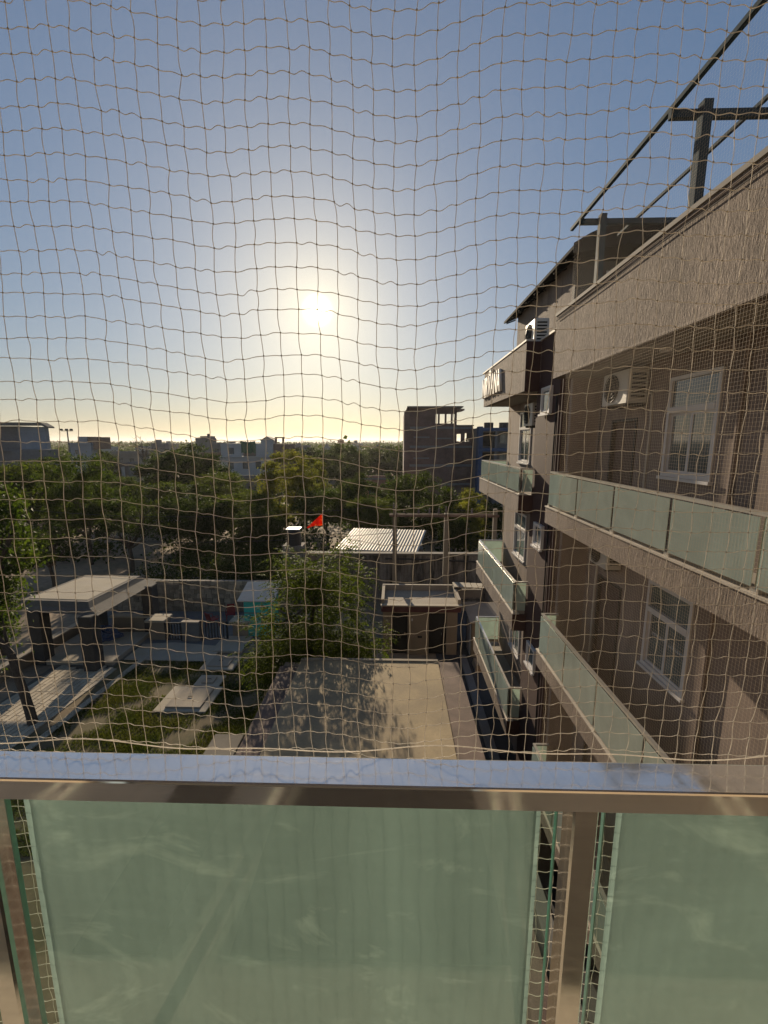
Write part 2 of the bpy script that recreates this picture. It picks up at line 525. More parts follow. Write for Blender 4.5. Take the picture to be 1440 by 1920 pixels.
# paved walk with plank-shaped pavers
walk = tag(MB().prism([(-15.0, 2.0, -0.01), (-12.75, 2.0, -0.01), (-11.95, 11.0, -0.01), (-11.7, 18.0, -0.01), (-12.45, 19.3, -0.01), (-15.4, 19.3, -0.01)], (0, 0, 0.035)).build('paved_walk', m_paver_bed), kind='structure')
pm = {}
for L in (0.5, 0.62, 0.74):
    b = MB().bevbox(-0.092, 0.092, -L / 2 + .010, L / 2 - .010, 0.0, 0.045, 0.006)
    me = bpy.data.meshes.new('paver'); me.from_pydata(b.v, [], b.f); me.materials.append(m_paver); pm[L] = me
ang_w = R(-3.0)
n_p = 0
cw, sw = math.cos(ang_w), math.sin(ang_w)
for r in range(13):
    u = -0.32 - r * 0.208
    v = 9.9 + (r * 0.37) % 0.6
    while v < 16.9 and n_p < 295:
        L = random.choice((0.5, 0.62, 0.74))
        vc = v + L / 2
        v += L
        x = -12.35 + u * cw - (vc - 12) * sw * 1.0
        y = vc
        if x < -15.1: continue
        o = bpy.data.objects.new('paver', pm[L]); COL.objects.link(o); o.parent = walk
        o.location = (x, y, 0.022 + random.uniform(-.003, .003)); o.rotation_euler = (0, 0, ang_w + random.uniform(-.004, .004))
        n_p += 1
# long pale edging stones
for k in range(11):
    y0 = 8.4 + k * 0.9
    b = MB()
    x0 = -12.0 + (y0 - 12) * 0.06
    b.prism([(x0 - .13, y0, 0.02), (x0 + .13, y0, 0.02), (x0 + .184, y0 + .885, 0.02), (x0 - .076, y0 + .885, 0.02)], (0, 0, 0.06))
    b.build('edging_stone', m_conc_lt, walk)

# grass blades on the lawn: uncountable
def blades(n, x0, x1, y0, y1, h, name, mat, keep):
    px = rng.uniform(x0, x1, n); py = rng.uniform(y0, y1, n)
    k = keep(px, py); px, py = px[k], py[k]; n = len(px)
    a = rng.uniform(0, 2 * np.pi, n); hh = h * rng.uniform(.5, 1.3, n); w = 0.012 * rng.uniform(.7, 1.5, n)
    lean = rng.uniform(0.1, 0.9, n) * hh; la = rng.uniform(0, 2 * np.pi, n)
    v = np.zeros((n, 3, 3))
    v[:, 0] = np.c_[px - np.cos(a) * w, py - np.sin(a) * w, np.full(n, .03)]
    v[:, 1] = np.c_[px + np.cos(a) * w, py + np.sin(a) * w, np.full(n, .03)]
    v[:, 2] = np.c_[px + np.cos(la) * lean, py + np.sin(la) * lean, .03 + hh]
    me = np_mesh(name, v.reshape(-1, 3), np.arange(3 * n).reshape(-1, 3))
    return link(name, me, mat)


def lawn_keep(px, py):
    f = np.sin(px * 1.7 + 1.3) * np.sin(py * 1.3 + .4) + .6 * np.sin(px * 3.1 - py * 2.3) + .4 * np.sin(py * 5 + px * 1.1)
    return (rng.uniform(-1.1, 1.0, len(px)) < f - 0.05) & (px > -12.15 + (py - 12) * .075)


m_grass = leaf_mat('grass', (0.036, 0.055, 0.013), (0.075, 0.075, 0.026), 0.35, 0.1)
tag(blades(150000, -12.5, -4.3, 8.5, 17.7, 0.075, 'grass', m_grass, lawn_keep), 'short patchy grass growing over the lawn left of the terrace', 'grass', kind='stuff')

# service covers on the lawn
def cover(label, x0, x1, y0, y1, lid=None, two=False):
    t = thing('inspection_cover', label, 'cover', ((x0 + x1) / 2, (y0 + y1) / 2, 0.0), 'concrete covers on the lawn')
    MB().bevbox(x0, x1, y0, y1, 0.0, 0.11, 0.012).build('surround', m_conc_lt, t)
    if lid:
        MB().bevbox(lid[0], lid[1], lid[2], lid[3], 0.11, 0.17, 0.012).build('lid', m_conc, t)
        cx, cy = (lid[0] + lid[1]) / 2, (lid[2] + lid[3]) / 2
        MB().tube([(cx - .09, cy, .165), (cx - .07, cy, .20), (cx + .07, cy, .20), (cx + .09, cy, .165)], .012, 5).build('handle', m_black, t)


cover('largest concrete service cover with raised square lid on the lawn', -9.0, -7.0, 14.02, 15.66, (-8.62, -7.28, 14.2, 15.45))
cover('small concrete cover just behind the largest one on the lawn', -8.28, -7.2, 15.68, 16.5, (-8.0, -7.5, 15.85, 16.3))
cover('concrete cover with raised lid at the far edge of the lawn', -8.6, -7.1, 16.95, 18.2, (-8.35, -7.4, 17.15, 18.0))
cover('long flat concrete cover beside the black gate', -8.8, -7.3, 18.6, 20.2, None)

# ------------------------------------------------------------------ pavilion
p = thing('pavilion', 'open concrete pavilion with flat flared roof on four square columns', 'pavilion', (-14.8, 19.0, 0))
MB().bevbox(-16.3, -12.7, 17.3, 20.3, 0.0, 0.22, 0.02).build('floor_slab', m_conc_lt, p)
rf = MB()
zt, zb = 2.92, 2.52
tp_ = [(-16.95, 17.75, zt), (-13.72, 17.60, zt), (-13.60, 21.30, zt), (-16.65, 21.40, zt)]
bt_ = [(-16.35, 17.35, zb), (-12.92, 17.02, zb), (-12.85, 22.0, zb), (-16.3, 21.7, zb)]
md_ = [tuple(a * .62 + b * .38 for a, b in zip(t_, b_)) for t_, b_ in zip(tp_, bt_)]
md_ = [(x + (-.10 if i in (1, 2) else .05), y, z - .06) for i, (x, y, z) in enumerate(md_)]
rf.v = tp_ + md_ + bt_
rf.f = [(0, 1, 2, 3), (11, 10, 9, 8)] + [(r + i, r + 4 + i, r + 4 + (i + 1) % 4, r + (i + 1) % 4) for r in (0, 4) for i in range(4)]
rf.build('roof', m_conc_md, p)
MB().prism([(-16.7, 17.95, zt + .002), (-13.9, 17.82, zt + .002), (-13.8, 21.1, zt + .002), (-16.45, 21.2, zt + .002)], (0, 0, .012)).build('roof_screed', m_conc_lt, p)
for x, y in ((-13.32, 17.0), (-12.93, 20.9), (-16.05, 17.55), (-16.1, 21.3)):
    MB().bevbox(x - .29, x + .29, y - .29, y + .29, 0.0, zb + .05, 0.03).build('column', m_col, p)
MB().tube([(-14.3, 17.7, 2.95), (-14.35, 17.62, 2.9), (-14.5, 17.42, 2.45)], .02, 5).build('drain_pipe', m_conc_lt, p)

# crumpled tarpaulin bundle
b = thing('tarpaulin_bundle', 'crumpled dark blue tarpaulin heap lying under the pavilion roof', 'tarpaulin', (-14.6, 19.6, 0.22))
vs_, fs_ = [], []
nu, nv2 = 22, 9
for j in range(nv2):
    for i in range(nu):
        th = 2 * math.pi * i / nu; ph = (math.pi / 2) * j / (nv2 - 1)
        rr = math.cos(ph) * (1 + .13 * math.sin(th * 3 + j) + .10 * math.sin(th * 7 - j * 2.1))
        vs_.append((-14.6 + .75 * rr * math.cos(th), 19.6 + .5 * rr * math.sin(th), .23 + .55 * math.sin(ph) * (1 + .18 * math.sin(th * 4 + j * 1.7))))
for j in range(nv2 - 1):
    for i in range(nu):
        fs_.append((j * nu + i, j * nu + (i + 1) % nu, (j + 1) * nu + (i + 1) % nu, (j + 1) * nu + i))
MB()._add(vs_, fs_).build('sheet', surf('blue_tarp', (0.03, 0.055, 0.13), 0.4, 0.3, 3, 20, 0.4, 0.02), b)

# low walls beside and behind the pavilion
w = thing('garden_wall', 'low beige wall with pale coping along the left of the pavilion', 'wall', (-16.6, 18, 0))
MB().box(-16.75, -16.5, 12.0, 20.6, 0, 0.55).build('wall', m_beige, w)
MB().bevbox(-16.8, -16.45, 11.95, 20.65, 0.552, 0.62, 0.01).build('coping', m_conc_lt, w)
w = thing('garden_wall', 'low beige wall with pale coping behind the pavilion columns', 'wall', (-13, 20.7, 0))
MB().box(-14.9, -12.85, 20.65, 20.85, 0, 0.86).build('wall', m_beige, w)
MB().bevbox(-15.0, -12.82, 20.55, 20.95, 0.862, 0.95, 0.015).build('coping', m_conc_lt, w)
w = thing('gate_pillar', 'squat beige gate pillar with pale cap left of the black gate', 'pillar', (-12.0, 20.2, 0))
MB().box(-12.45, -11.7, 19.85, 20.5, 0, 0.98).build('shaft', m_beige, w)
MB().bevbox(-12.62, -11.62, 19.72, 20.62, 0.982, 1.10, 0.02).build('cap', m_conc_lt, w)
w = thing('gate_pillar', 'low beige block with pale top right of the black gate', 'pillar', (-7.95, 20.4, 0))
MB().box(-8.35, -7.55, 20.25, 20.9, 0, 0.80).build('shaft', m_beige, w)
MB().bevbox(-8.5, -7.4, 20.15, 21.0, 0.802, 0.90, 0.02).build('cap', m_conc_lt, w)


def gate(label, x0, x1, y, h, n):
    gt = thing('gate', label, 'gate', ((x0 + x1) / 2, y, 0))
    MB().box(x0, x1, y - .02, y + .02, h - .06, h).box(x0, x1, y - .02, y + .02, .08, .14).box(x0, x0 + .05, y - .022, y + .022, 0.02, h + .02).box(x1 - .05, x1, y - .022, y + .022, 0.02, h + .02).build('gate_frame', m_black, gt)
    for i in range(n):
        x = x0 + (i + .5) * (x1 - x0) / n
        MB().box(x - .03, x + .03, y - .012, y + .012, .142, h - .062).build('gate_bar', m_black, gt)


gate('narrow black barred gate beside the squat beige pillar', -11.6, -10.75, 19.75, 1.0, 6)
gate('wide black barred gate in front of the red chairs', -9.8, -8.42, 19.85, 1.05, 9)
w = thing('wall_panel', 'plain grey wall panel between the two black gates', 'wall', (-10.28, 19.8, 0))
MB().box(-10.72, -9.84, 19.7, 19.9, 0, 1.02).build('panel', m_kerb, w)
MB().bevbox(-10.745, -9.83, 19.66, 19.94, 1.022, 1.07, 0.01).build('coping', m_conc, w)
struct('forecourt', MB().box(-17.0, -5.6, 19.32, 23.5, -0.012, 0.012), m_kerb)

m_red = surf('red_plastic', (0.252, 0.024, 0.020), 0.4, 0.12, 2, 30, 0.03, 0.001)


def chair(label, x, y, a):
    ch = thing('plastic_chair', label, 'chair', (x, y, 0.012), 'red plastic chairs by the stone wall')
    ch.rotation_euler = (0, 0, a)
    def lp(name, mb):
        me = bpy.data.meshes.new(name); me.from_pydata(mb.v, [], mb.f); return link(name, me, m_red, ch)
    lp('seat', MB().bevbox(-.23, .23, -.22, .22, .40, .44, .02))
    bk = MB()
    bk.prism([(-.22, .20, .44), (.22, .20, .44), (.20, .30, .86), (-.20, .30, .86)], (0, .03, 0))
    lp('backrest', bk)
    for sx in (-1, 1):
        for sy in (-1, 1):
            lp('leg', MB().tube([(sx * .2, sy * .19, .4), (sx * .24, sy * .23, 0)], [.025, .018], 5))
        lp('armrest', MB().tube([(sx * .23, .24, .64), (sx * .26, -.05, .64), (sx * .25, -.18, .60), (sx * .24, -.2, .42)], .022, 5))


chair('red plastic chair nearer the black gate', -9.95, 21.5, 2.6)
chair('red plastic chair nearer the stone wall', -9.25, 22.3, 0.3)

# stone block wall behind the pavilion: every block its own piece
sw_ = thing('stone_wall', 'long grey stone block wall behind the pavilion and gates', 'wall', (-11.0, 23.7, 0))
MB().box(-17.0, -6.0, 23.64, 23.9, 0, 1.86).build('mortar_core', m_mortar, sw_)
k_ = 0
for r in range(7):
    z0 = r * 0.27
    x = -16.98 + (0.0 if r % 2 else -0.2)
    while x < -6.1 and k_ < 280:
        L = random.uniform(0.27, 0.46)
        if x + L > -6.0: L = -6.0 - x
        if x > -17.3 and L > .12:
            d = random.uniform(.0, .035)
            MB().box(max(x, -17.0) + .012, x + L - .012, 23.58 - d, 23.66, z0 + .014, z0 + .262, (.01, -.01, .008, 0)).build('stone_block', m_stone, sw_)
            k_ += 1
        x += L

# turquoise portable cabin with a white sloping roof
m_turq = surf('turquoise_panel', (0.026, 0.459, 0.392), 0.5, 0.12, 2, 30, 0.05, 0.002)
c = thing('portable_cabin', 'turquoise portable cabin with white sloping roof beside the tree', 'cabin', (-7.0, 20.9, 0))
MB().box(-7.72, -6.3, 20.3, 21.5, 0.05, 1.98).build('body', m_turq, c)
MB().prism([(-7.98, 20.1, 1.99), (-6.1, 20.1, 1.99), (-6.1, 21.75, 2.45), (-7.98, 21.75, 2.45)], (0, 0, .05)).build('roof', m_coping, c)
MB().box(-7.5, -6.95, 20.26, 20.298, 0.1, 1.25).build('door', surf('turquoise_door', (0.026, 0.312, 0.273), 0.5, 0.15, 2, 30, 0.05, 0.002), c)
MB().box(-6.85, -6.42, 20.27, 20.298, 0.75, 1.2).build('vent_panel', m_kerb, c)
MB().box(-7.74, -6.28, 20.28, 20.299, 1.30, 1.345).build('trim', m_conc_dk, c)

# ------------------------------------------------------------------ small flat-roofed outbuilding at the end of the terrace
h = thing('outbuilding', 'small beige flat roofed outbuilding with two dark doors beyond the terrace', 'building', (1.1, 19.7, 0))


def wall_y(mb, y0, y1, x0, x1, z0, z1, holes):
    """wall in the X-Z plane with rectangular openings (x0,x1,z0,z1)"""
    xs = sorted({x0, x1, *[v for q in holes for v in q[:2]]}); zs = sorted({z0, z1, *[v for q in holes for v in q[2:]]})
    for a, b_ in zip(xs, xs[1:]):
        for c_, d in zip(zs, zs[1:]):
            if any(a >= q[0] - 1e-6 and b_ <= q[1] + 1e-6 and c_ >= q[2] - 1e-6 and d <= q[3] + 1e-6 for q in holes): continue
            mb.box(a, b_, y0, y1, c_, d)
    return mb


def wall_x(mb, x0, x1, y0, y1, z0, z1, holes):
    ys = sorted({y0, y1, *[v for q in holes for v in q[:2]]}); zs = sorted({z0, z1, *[v for q in holes for v in q[2:]]})
    for a, b_ in zip(ys, ys[1:]):
        for c_, d in zip(zs, zs[1:]):
            if any(a >= q[0] - 1e-6 and b_ <= q[1] + 1e-6 and c_ >= q[2] - 1e-6 and d <= q[3] + 1e-6 for q in holes): continue
            mb.box(x0, x1, a, b_, c_, d)
    return mb


wall_y(MB(), 18.72, 18.90, -0.55, 2.95, 0, 2.16, [(-0.12, 0.63, 0.0, 2.07), (1.62, 2.45, 0.0, 2.08)]).build('wall', m_beige, h)
MB().box(-0.55, -0.37, 18.905, 20.8, 0, 2.16).box(2.77, 2.95, 18.905, 20.8, 0, 2.16).box(-0.36, 2.76, 20.62, 20.8, 0, 2.16).build('side_wall', m_beige, h)
MB().box(-0.62, 3.10, 18.62, 20.9, 2.163, 2.44).build('roof_band', m_maroon_dk, h)
MB().box(-0.64, 3.14, 18.58, 18.80, 2.443, 2.50).build('roof_edge', m_conc_lt, h)
MB().box(-0.62, 3.10, 18.803, 20.9, 2.443, 2.45).build('roof_floor', m_conc, h)
MB().box(-0.62, -0.48, 18.81, 20.75, 2.453, 2.72).box(2.96, 3.10, 18.81, 20.75, 2.453, 2.72).box(-0.62, 3.10, 20.753, 20.9, 2.453, 2.74).build('roof_parapet', m_conc, h)
for x0, x1 in ((-0.11, 0.62), (1.63, 2.44)):
    d = MB().box(x0, x1, 18.80, 18.85, 0.02, 2.06).build('door', m_dark, h)
    MB().box(x0 + .58, x0 + .62, 18.77, 18.798, .95, 1.1).build('handle', m_stainless, d)
MB().box(1.10, 1.30, 18.705, 18.718, 0.84, 0.95).build('name_plate', m_black, h)
MB().box(0.80, 0.86, 18.68, 18.717, 1.7, 1.8).build('lamp', m_white, h)

# ------------------------------------------------------------------ metal rack and guard cabin right of the outbuilding
rk = thing('metal_rack', 'dark metal rack topped with pale planks beside the outbuilding roof', 'rack', (3.6, 20.6, 0))
for i, x in enumerate(np.linspace(2.98, 4.22, 5)):
    MB().box(x, x + .27, 20.25, 20.95, 2.80 - i * .012, 2.845 - i * .012).build('plank', m_conc_lt, rk)
for x in (3.0, 4.45):
    for y in (20.3, 20.9):
        MB().box(x - .03, x + .03, y - .03, y + .03, 0, 2.74).build('leg', m_black, rk)
MB().box(2.98, 4.48, 20.28, 20.32, 2.12, 2.18).box(2.98, 4.48, 20.88, 20.92, 2.12, 2.18).box(2.98, 4.48, 20.28, 20.32, 2.743, 2.79).box(2.98, 4.48, 20.88, 20.92, 2.743, 2.79).build('frame', m_black, rk)
MB().box(3.05, 4.4, 20.5, 20.86, 2.183, 2.6).build('storage_box', m_conc_dk, rk)

gc = thing('guard_cabin', 'grey guard cabin with sloping beige roof in the driveway', 'cabin', (4.3, 18.9, 0))
MB().box(3.6, 5.05, 18.5, 19.9, 0, 1.75).build('body', m_beige, gc)
MB().prism([(3.45, 18.3, 1.76), (5.15, 18.3, 1.76), (5.15, 20.1, 2.05), (3.45, 20.1, 2.05)], (0, 0, .06)).build('roof', m_conc, gc)
wn_ = MB().box(3.80, 4.92, 18.47, 18.498, .95, 1.62).build('window', m_white, gc)
MB().box(3.85, 4.87, 18.455, 18.468, 1.0, 1.57).build('pane', m_pane, wn_)
dr = MB().box(3.56, 3.598, 18.7, 19.5, 0.02, 1.7).build('door', m_white, gc)
MB().box(4.05, 4.75, 18.48, 18.498, 0.72, 0.88).build('name_plate', m_black, gc)
tag(MB().box(3.55, 4.5, 17.2, 18.0, 0.004, 0.30, (.05, -.2, .05, -.1)).build('sand_heap', m_dirt), 'small sandy heap on the dark driveway', 'heap')

# ------------------------------------------------------------------ stained boundary wall, shed roof, poles
bw = thing('boundary_wall', 'tall stained concrete boundary wall with black streaks below the shed', 'wall', (1, 25.5, 0))
MB().box(-5.5, 9.5, 25.4, 25.65, 0, 3.05).build('wall', m_weather, bw)
MB().box(-5.55, 9.5, 25.3, 25.75, 3.053, 3.17).build('coping', m_conc_md, bw)
for x in np.arange(-4.6, 9.0, 2.1):
    MB().box(x - .12, x + .12, 25.31, 25.398, 0, 3.05).build('pier', m_weather, bw)
MB().tube([(-0.6, 25.25, 2.85), (2.0, 25.25, 2.82), (5.5, 25.25, 2.66), (9.0, 25.25, 2.6)], .05, 6).build('pipe', m_black, bw)
for x in (1.15, 2.3):
    MB().tube([(x, 25.25, 2.82), (x, 25.22, 2.3), (x + .02, 25.22, 1.9)], .035, 5).build('pipe', m_black, bw)

m_sheet = surf('galvanised_sheet', (0.488, 0.436, 0.354), 0.5, 0.1, 1.0, 12, 0.05, 0.002, metallic=0.25, stain=(0.32, 0.27, 0.22), stain_amt=0.4, stain_scale=0.6)
sh = thing('shed', 'long shed with ribbed pale metal roof behind the stained wall', 'shed', (-1, 28.5, 0))
A, B_, C_, D_ = Vector((-3.95, 26.7, 3.02)), Vector((1.45, 26.1, 3.02)), Vector((2.3, 30.4, 3.55)), Vector((-3.1, 31.0, 3.55))
npan = 9
for i in range(npan):
    mb = MB()
    u0, u1 = i / npan, (i + 1) / npan
    nr = 12
    for k in range(nr + 1):
        u = u0 + (u1 - u0) * k / nr + (0.0006 if k == nr else 0)
        z = 0.05 if (k % 4) in (1, 2) else 0.0
        for (P0, P1) in ((A, B_), (D_, C_)):
            q = P0.lerp(P1, u); mb.v.append((q.x, q.y, q.z + z + (0.006 if i % 2 else 0)))
    for k in range(nr):
        mb.f.append((2 * k, 2 * k + 2, 2 * k + 3, 2 * k + 1))
    mb.build('roof_sheet', m_sheet, sh)
MB().box(-3.6, 1.9, 27.3, 30.3, 0, 2.95).build('wall', m_conc_dk, sh)
MB().prism([(-3.98, 26.66, 2.86), (1.48, 26.06, 2.86), (1.48, 26.06, 3.0), (-3.98, 26.66, 3.0)], (0, .05, 0)).build('fascia', m_conc_lt, sh)

m_pole = surf('pole_concrete', (0.209, 0.177, 0.129), 0.9, 0.15, 2, 25, 0.2, 0.004)


def pole(label, x, y, top, w0=.15, w1=.11):
    t = thing('utility_pole', label, 'pole', (x, y, 0), 'concrete utility poles before the stained wall')
    MB().box(x - w0, x + w0, y - w0, y + w0, 0, top, (w0 - w1, w1 - w0, w0 - w1, w1 - w0)).build('shaft', m_pole, t)
    return t


m_insul = surf('insulator', (0.14, 0.10, 0.09), 0.3, 0.1, 2, 20, 0)


def insulator(parent, x, y, z):
    mb = MB().tube([(x, y, z), (x, y, z + .1), (x, y, z + .12), (x, y, z + .2), (x, y, z + .22), (x, y, z + .32), (x, y, z + .36)], [.03, .03, .07, .03, .06, .03, .045], 8)
    mb.build('insulator', m_insul, parent)


p1 = pole('pale utility pole rising in front of the shed roof', 0.0, 23.0, 6.3)
p2 = pole('utility pole between the shed roof and the apartment building', 2.85, 23.0, 6.1)
p3 = pole('utility pole closest to the apartment building corner', 5.52, 23.0, 6.35, .13, .1)
MB().box(-0.16, 0.16, 22.86, 22.885, 4.3, 4.38).build('clamp', m_black, p1)
insulator(p1, -.06, 22.95, 6.3); insulator(p1, .08, 23.05, 6.3); insulator(p2, 0 + 2.82, 23, 6.1)
cb = thing('cross_beam', 'brown steel cross beam carried between the utility poles', 'beam', (2.8, 22.8, 6))
m_rust = surf('rusty_steel', (0.14, 0.085, 0.06), 0.8, 0.3, 3, 40, 0.2, 0.003)
MB().box(-.3, 5.7, 22.78, 22.83, 5.92, 6.05).build('front_channel', m_rust, cb)
MB().box(-.3, 5.7, 23.17, 23.22, 5.92, 6.05).build('rear_channel', m_rust, cb)
for x in (1.3, 1.9, 2.4, 4.2):
    insulator(cb, x, 22.8, 6.05)
m_wire = m_black


def wire(label, a, b, sag, r=.012):
    pts = []
    for i in range(15):
        s = i / 14
        q = Vector(a).lerp(Vector(b), s); q.z -= sag * 4 * s * (1 - s); pts.append(q)
    tag(MB().tube(pts, r, 4).build('overhead_wire', m_wire), label, 'wire', 'overhead wires between the poles')


wire('lowest overhead wire sagging from the pale pole', (0.0, 23, 6.35), (2.85, 23, 6.2), .35)
wire('overhead wire from the middle pole towards the building corner', (2.85, 23, 6.45), (5.52, 23, 6.4), .2)
wire('long overhead wire running left from the pale pole', (0.0, 23, 6.55), (-30, 27, 6.2), .9, .014)
wire('thin overhead wire running left below the longest one', (0.0, 23, 5.0), (-30, 26, 4.6), .8, .012)

# saffron flag and the water tank
fl = thing('flag', 'triangular red orange flag on a thin pole above the trees', 'flag', (-4.16, 24.0, 0))
MB().tube([(-4.16, 24.0, 0), (-4.16, 24.0, 6.05)], .025, 6).build('flagpole', m_black, fl)
mb = MB(); n = 9
for i in range(n):
    s = i / (n - 1)
    x = -4.18 - .88 * s; y = 24.0 - .26 * math.sin(s * 8.0) * (s + .15)
    up = 5.92 - .80 * s; lo = 5.20 - .14 * s
    mb.v += [(x, y, max(up, lo + .004)), (x, y, lo), (x, y + .004, max(up, lo + .004)), (x, y + .004, lo)]
for i in range(n - 1):
    a = 4 * i
    mb.f += [(a, a + 1, a + 5, a + 4), (a + 6, a + 7, a + 3, a + 2)]
def flag_cloth():
    m, nt, N, L, out = _nt('flag_cloth')
    d = N.new('ShaderNodeBsdfDiffuse'); t_ = N.new('ShaderNodeBsdfTranslucent'); mx = N.new('ShaderNodeMixShader')
    c = _ramp(nt, _noise(nt, 7.0, 3), [(0.52, (0.72, 0.05, 0.018)), (0.62, (0.85, 0.30, 0.03))])
    L.new(c, d.inputs[0]); L.new(c, t_.inputs[0]); mx.inputs[0].default_value = .55
    L.new(d.outputs[0], mx.inputs[1]); L.new(t_.outputs[0], mx.inputs[2]); L.new(mx.outputs[0], out.inputs[0])
    return m
mb.build('cloth', flag_cloth(), fl)
tk = thing('water_tank', 'black water tank with white lid on a brick stand', 'tank', (-6.0, 24.3, 0))
MB().box(-6.6, -5.4, 23.9, 24.9, 0, 3.95).build('stand', m_weather, tk)
MB().tube([(-6, 24.35, 3.95), (-6, 24.35, 4.7), (-6, 24.35, 4.82), (-6, 24.35, 4.88)], [.42, .42, .32, .22], 16).build('tank_body', m_black, tk)
MB().box(-6.4, -5.6, 24.0, 24.7, 4.883, 4.94).build('lid', m_white, tk)
# ------------------------------------------------------------------ apartment building on the right
def window_x(parent, x, y0, y1, z0, z1, transom=None, sash=2, fw=.055):
    """white framed window set in a wall that faces -X at plane x; frame > pane"""
    mb = MB()
    xo, xi = x - .035, x + .05
    zt_ = transom if transom else z1
    mb.box(xo, xi, y0, y1, z0, z0 + fw).box(xo, xi, y0, y1, z1 - fw, z1)
    mb.box(xo, xi, y0, y0 + fw, z0 + fw, z1 - fw).box(xo, xi, y1 - fw, y1, z0 + fw, z1 - fw)
    if transom: mb.box(xo - .006, xi, y0 + fw, y1 - fw, transom - .04, transom + .04)
    w_ = mb.build('window', m_white, parent)
    lo, hi = z0 + fw, (transom - .04 if transom else z1 - fw)
    ya, yb = y0 + fw, y1 - fw
    wd = (yb - ya) / sash
    for i in range(sash):
        a, b_ = ya + i * wd, ya + (i + 1) * wd
        s_ = .038
        xs_ = x - .012 + (.018 if i % 2 else 0)
        MB().box(xs_, xs_ + .03, a, b_, lo, lo + s_).box(xs_, xs_ + .03, a, b_, hi - s_, hi).box(xs_, xs_ + .03, a, a + s_, lo + s_, hi - s_).box(xs_, xs_ + .03, b_ - s_, b_, lo + s_, hi - s_).build('sash', m_white, w_)
        MB().box(xs_ + .011, xs_ + .017, a + s_, b_ - s_, lo + s_, hi - s_).build('pane', m_pane, w_)
    if transom:
        MB().box(x + .0, x + .008, ya, yb, transom + .04, z1 - fw).build('pane', m_pane, w_)
    MB().box(x - .07, x - .002, y0 - .03, y1 + .03, z0 - .045, z0 - .003).build('sill', m_white, w_)
    return w_


def railing_x(parent, x, ys_, zb_, zt_, panes=True, side=None, rail_mat=None):
    """glass balustrade along Y at plane x: posts at ys_, frosted panels between, steel top rail"""
    rm = rail_mat or m_rail_far
    r_ = MB().box(x - .028, x + .028, ys_[0] - .02, ys_[-1] + .02, zt_ - .035, zt_).build('balcony_railing', rm, parent)
    for y in ys_:
        MB().box(x - .018, x + .018, y - .018, y + .018, zb_, zt_ - .037).build('post', m_stainless, r_)
        MB().box(x - .035, x + .035, y - .045, y + .045, zb_ + .0, zb_ + .045).build('post_base', m_rail_far, r_)
    for a, b_ in zip(ys_, ys_[1:]):
        MB().box(x - .045, x - .035, a + .03, b_ - .03, zb_ + .05, zt_ - .045).build('glass_panel', m_frost_far, r_)
    if side:
        y, x1 = side
        MB().box(x + .03, x1, y - .025, y + .025, zt_ - .035, zt_ - .001).build('side_rail', rm, r_)
        MB().box(x + .04, x1 - .04, y - .006, y + .004, zb_ + .05, zt_ - .045).build('glass_panel', m_frost_far, r_)
    return r_


def ac_unit(label, x0, x1, y0, y1, z0, z1, facing='X'):
    t = thing('air_conditioner', label, 'air conditioner', ((x0 + x1) / 2, (y0 + y1) / 2, z0), 'outdoor air conditioner units')
    MB().bevbox(x0, x1, y0, y1, z0, z1, .015).build('casing', m_acwhite, t)
    cy, cz, r = y0 + (y1 - y0) * .60, (z0 + z1) / 2, (z1 - z0) * .42
    MB().tube([(x0 - .004, cy, cz), (x0 - .012, cy, cz)], [r, r * .97], 24).build('fan_opening', m_dark, t)
    gr = MB()
    for q in (1.0, .72, .44, .16):
        pts = [(x0 - .022, cy + r * q * math.cos(a), cz + r * q * math.sin(a)) for a in np.linspace(0, 2 * math.pi, 25)]
        gr.tube(pts, .006, 4, False)
    for a in np.linspace(0, math.pi, 7)[:-1]:
        gr.tube([(x0 - .020, cy - r * math.cos(a), cz - r * math.sin(a)), (x0 - .020, cy + r * math.cos(a), cz + r * math.sin(a))], .004, 4)
    gr.build('fan_grille', m_black, t)
    for i in range(6):
        z = z0 + .08 + i * (z1 - z0 - .12) / 6
        MB().box(x0 + .06, x1 - .05, y0 - .006, y0 - .001, z, z + .035).build('vent_slot', m_dark, t)
    MB().box(x0 + .03, x1, y0 + .08, y0 + .12, z0 - .05, z0 - .001).box(x0 + .03, x1, y1 - .12, y1 - .08, z0 - .05, z0 - .001).build('bracket', m_black, t)
    return t


Y_N, Y_E = -1.45, 8.50          # near block along Y
LV = (8.70, 5.60, 2.55)         # kerb tops of the balcony slabs
b1 = thing('apartment_building', 'brown plastered apartment block with glass balconies nearest on the right', 'building', (6.0, 4.0, 0))
win1 = [(5.36, 6.36, 9.50, 10.90), (5.36, 6.36, 6.53, 7.92), (5.36, 6.36, 3.4, 4.8)]
door1 = [(7.12, 7.92, 8.50, 10.38), (7.10, 7.94, 5.42, 7.48), (7.10, 7.94, 2.4, 4.4)]
wall_x(MB(), 3.95, 4.15, Y_N, Y_E, 0, 11.2, win1 + door1 + [(1.6, 3.1, 8.5, 10.9)]).build('wall', m_wall, b1)
MB().box(4.9, 5.0, Y_N, Y_E, 0, 11.2).build('room_backdrop', m_dark, b1)
MB().box(3.42, 4.15, Y_E + .003, Y_E + .12, 0, 11.2).build('end_wall', m_wall, b1)
for (a, b_, c_, d) in win1:
    window_x(b1, 3.96, a + .005, b_ - .005, c_ + .005, d - .005, transom=d - .46)
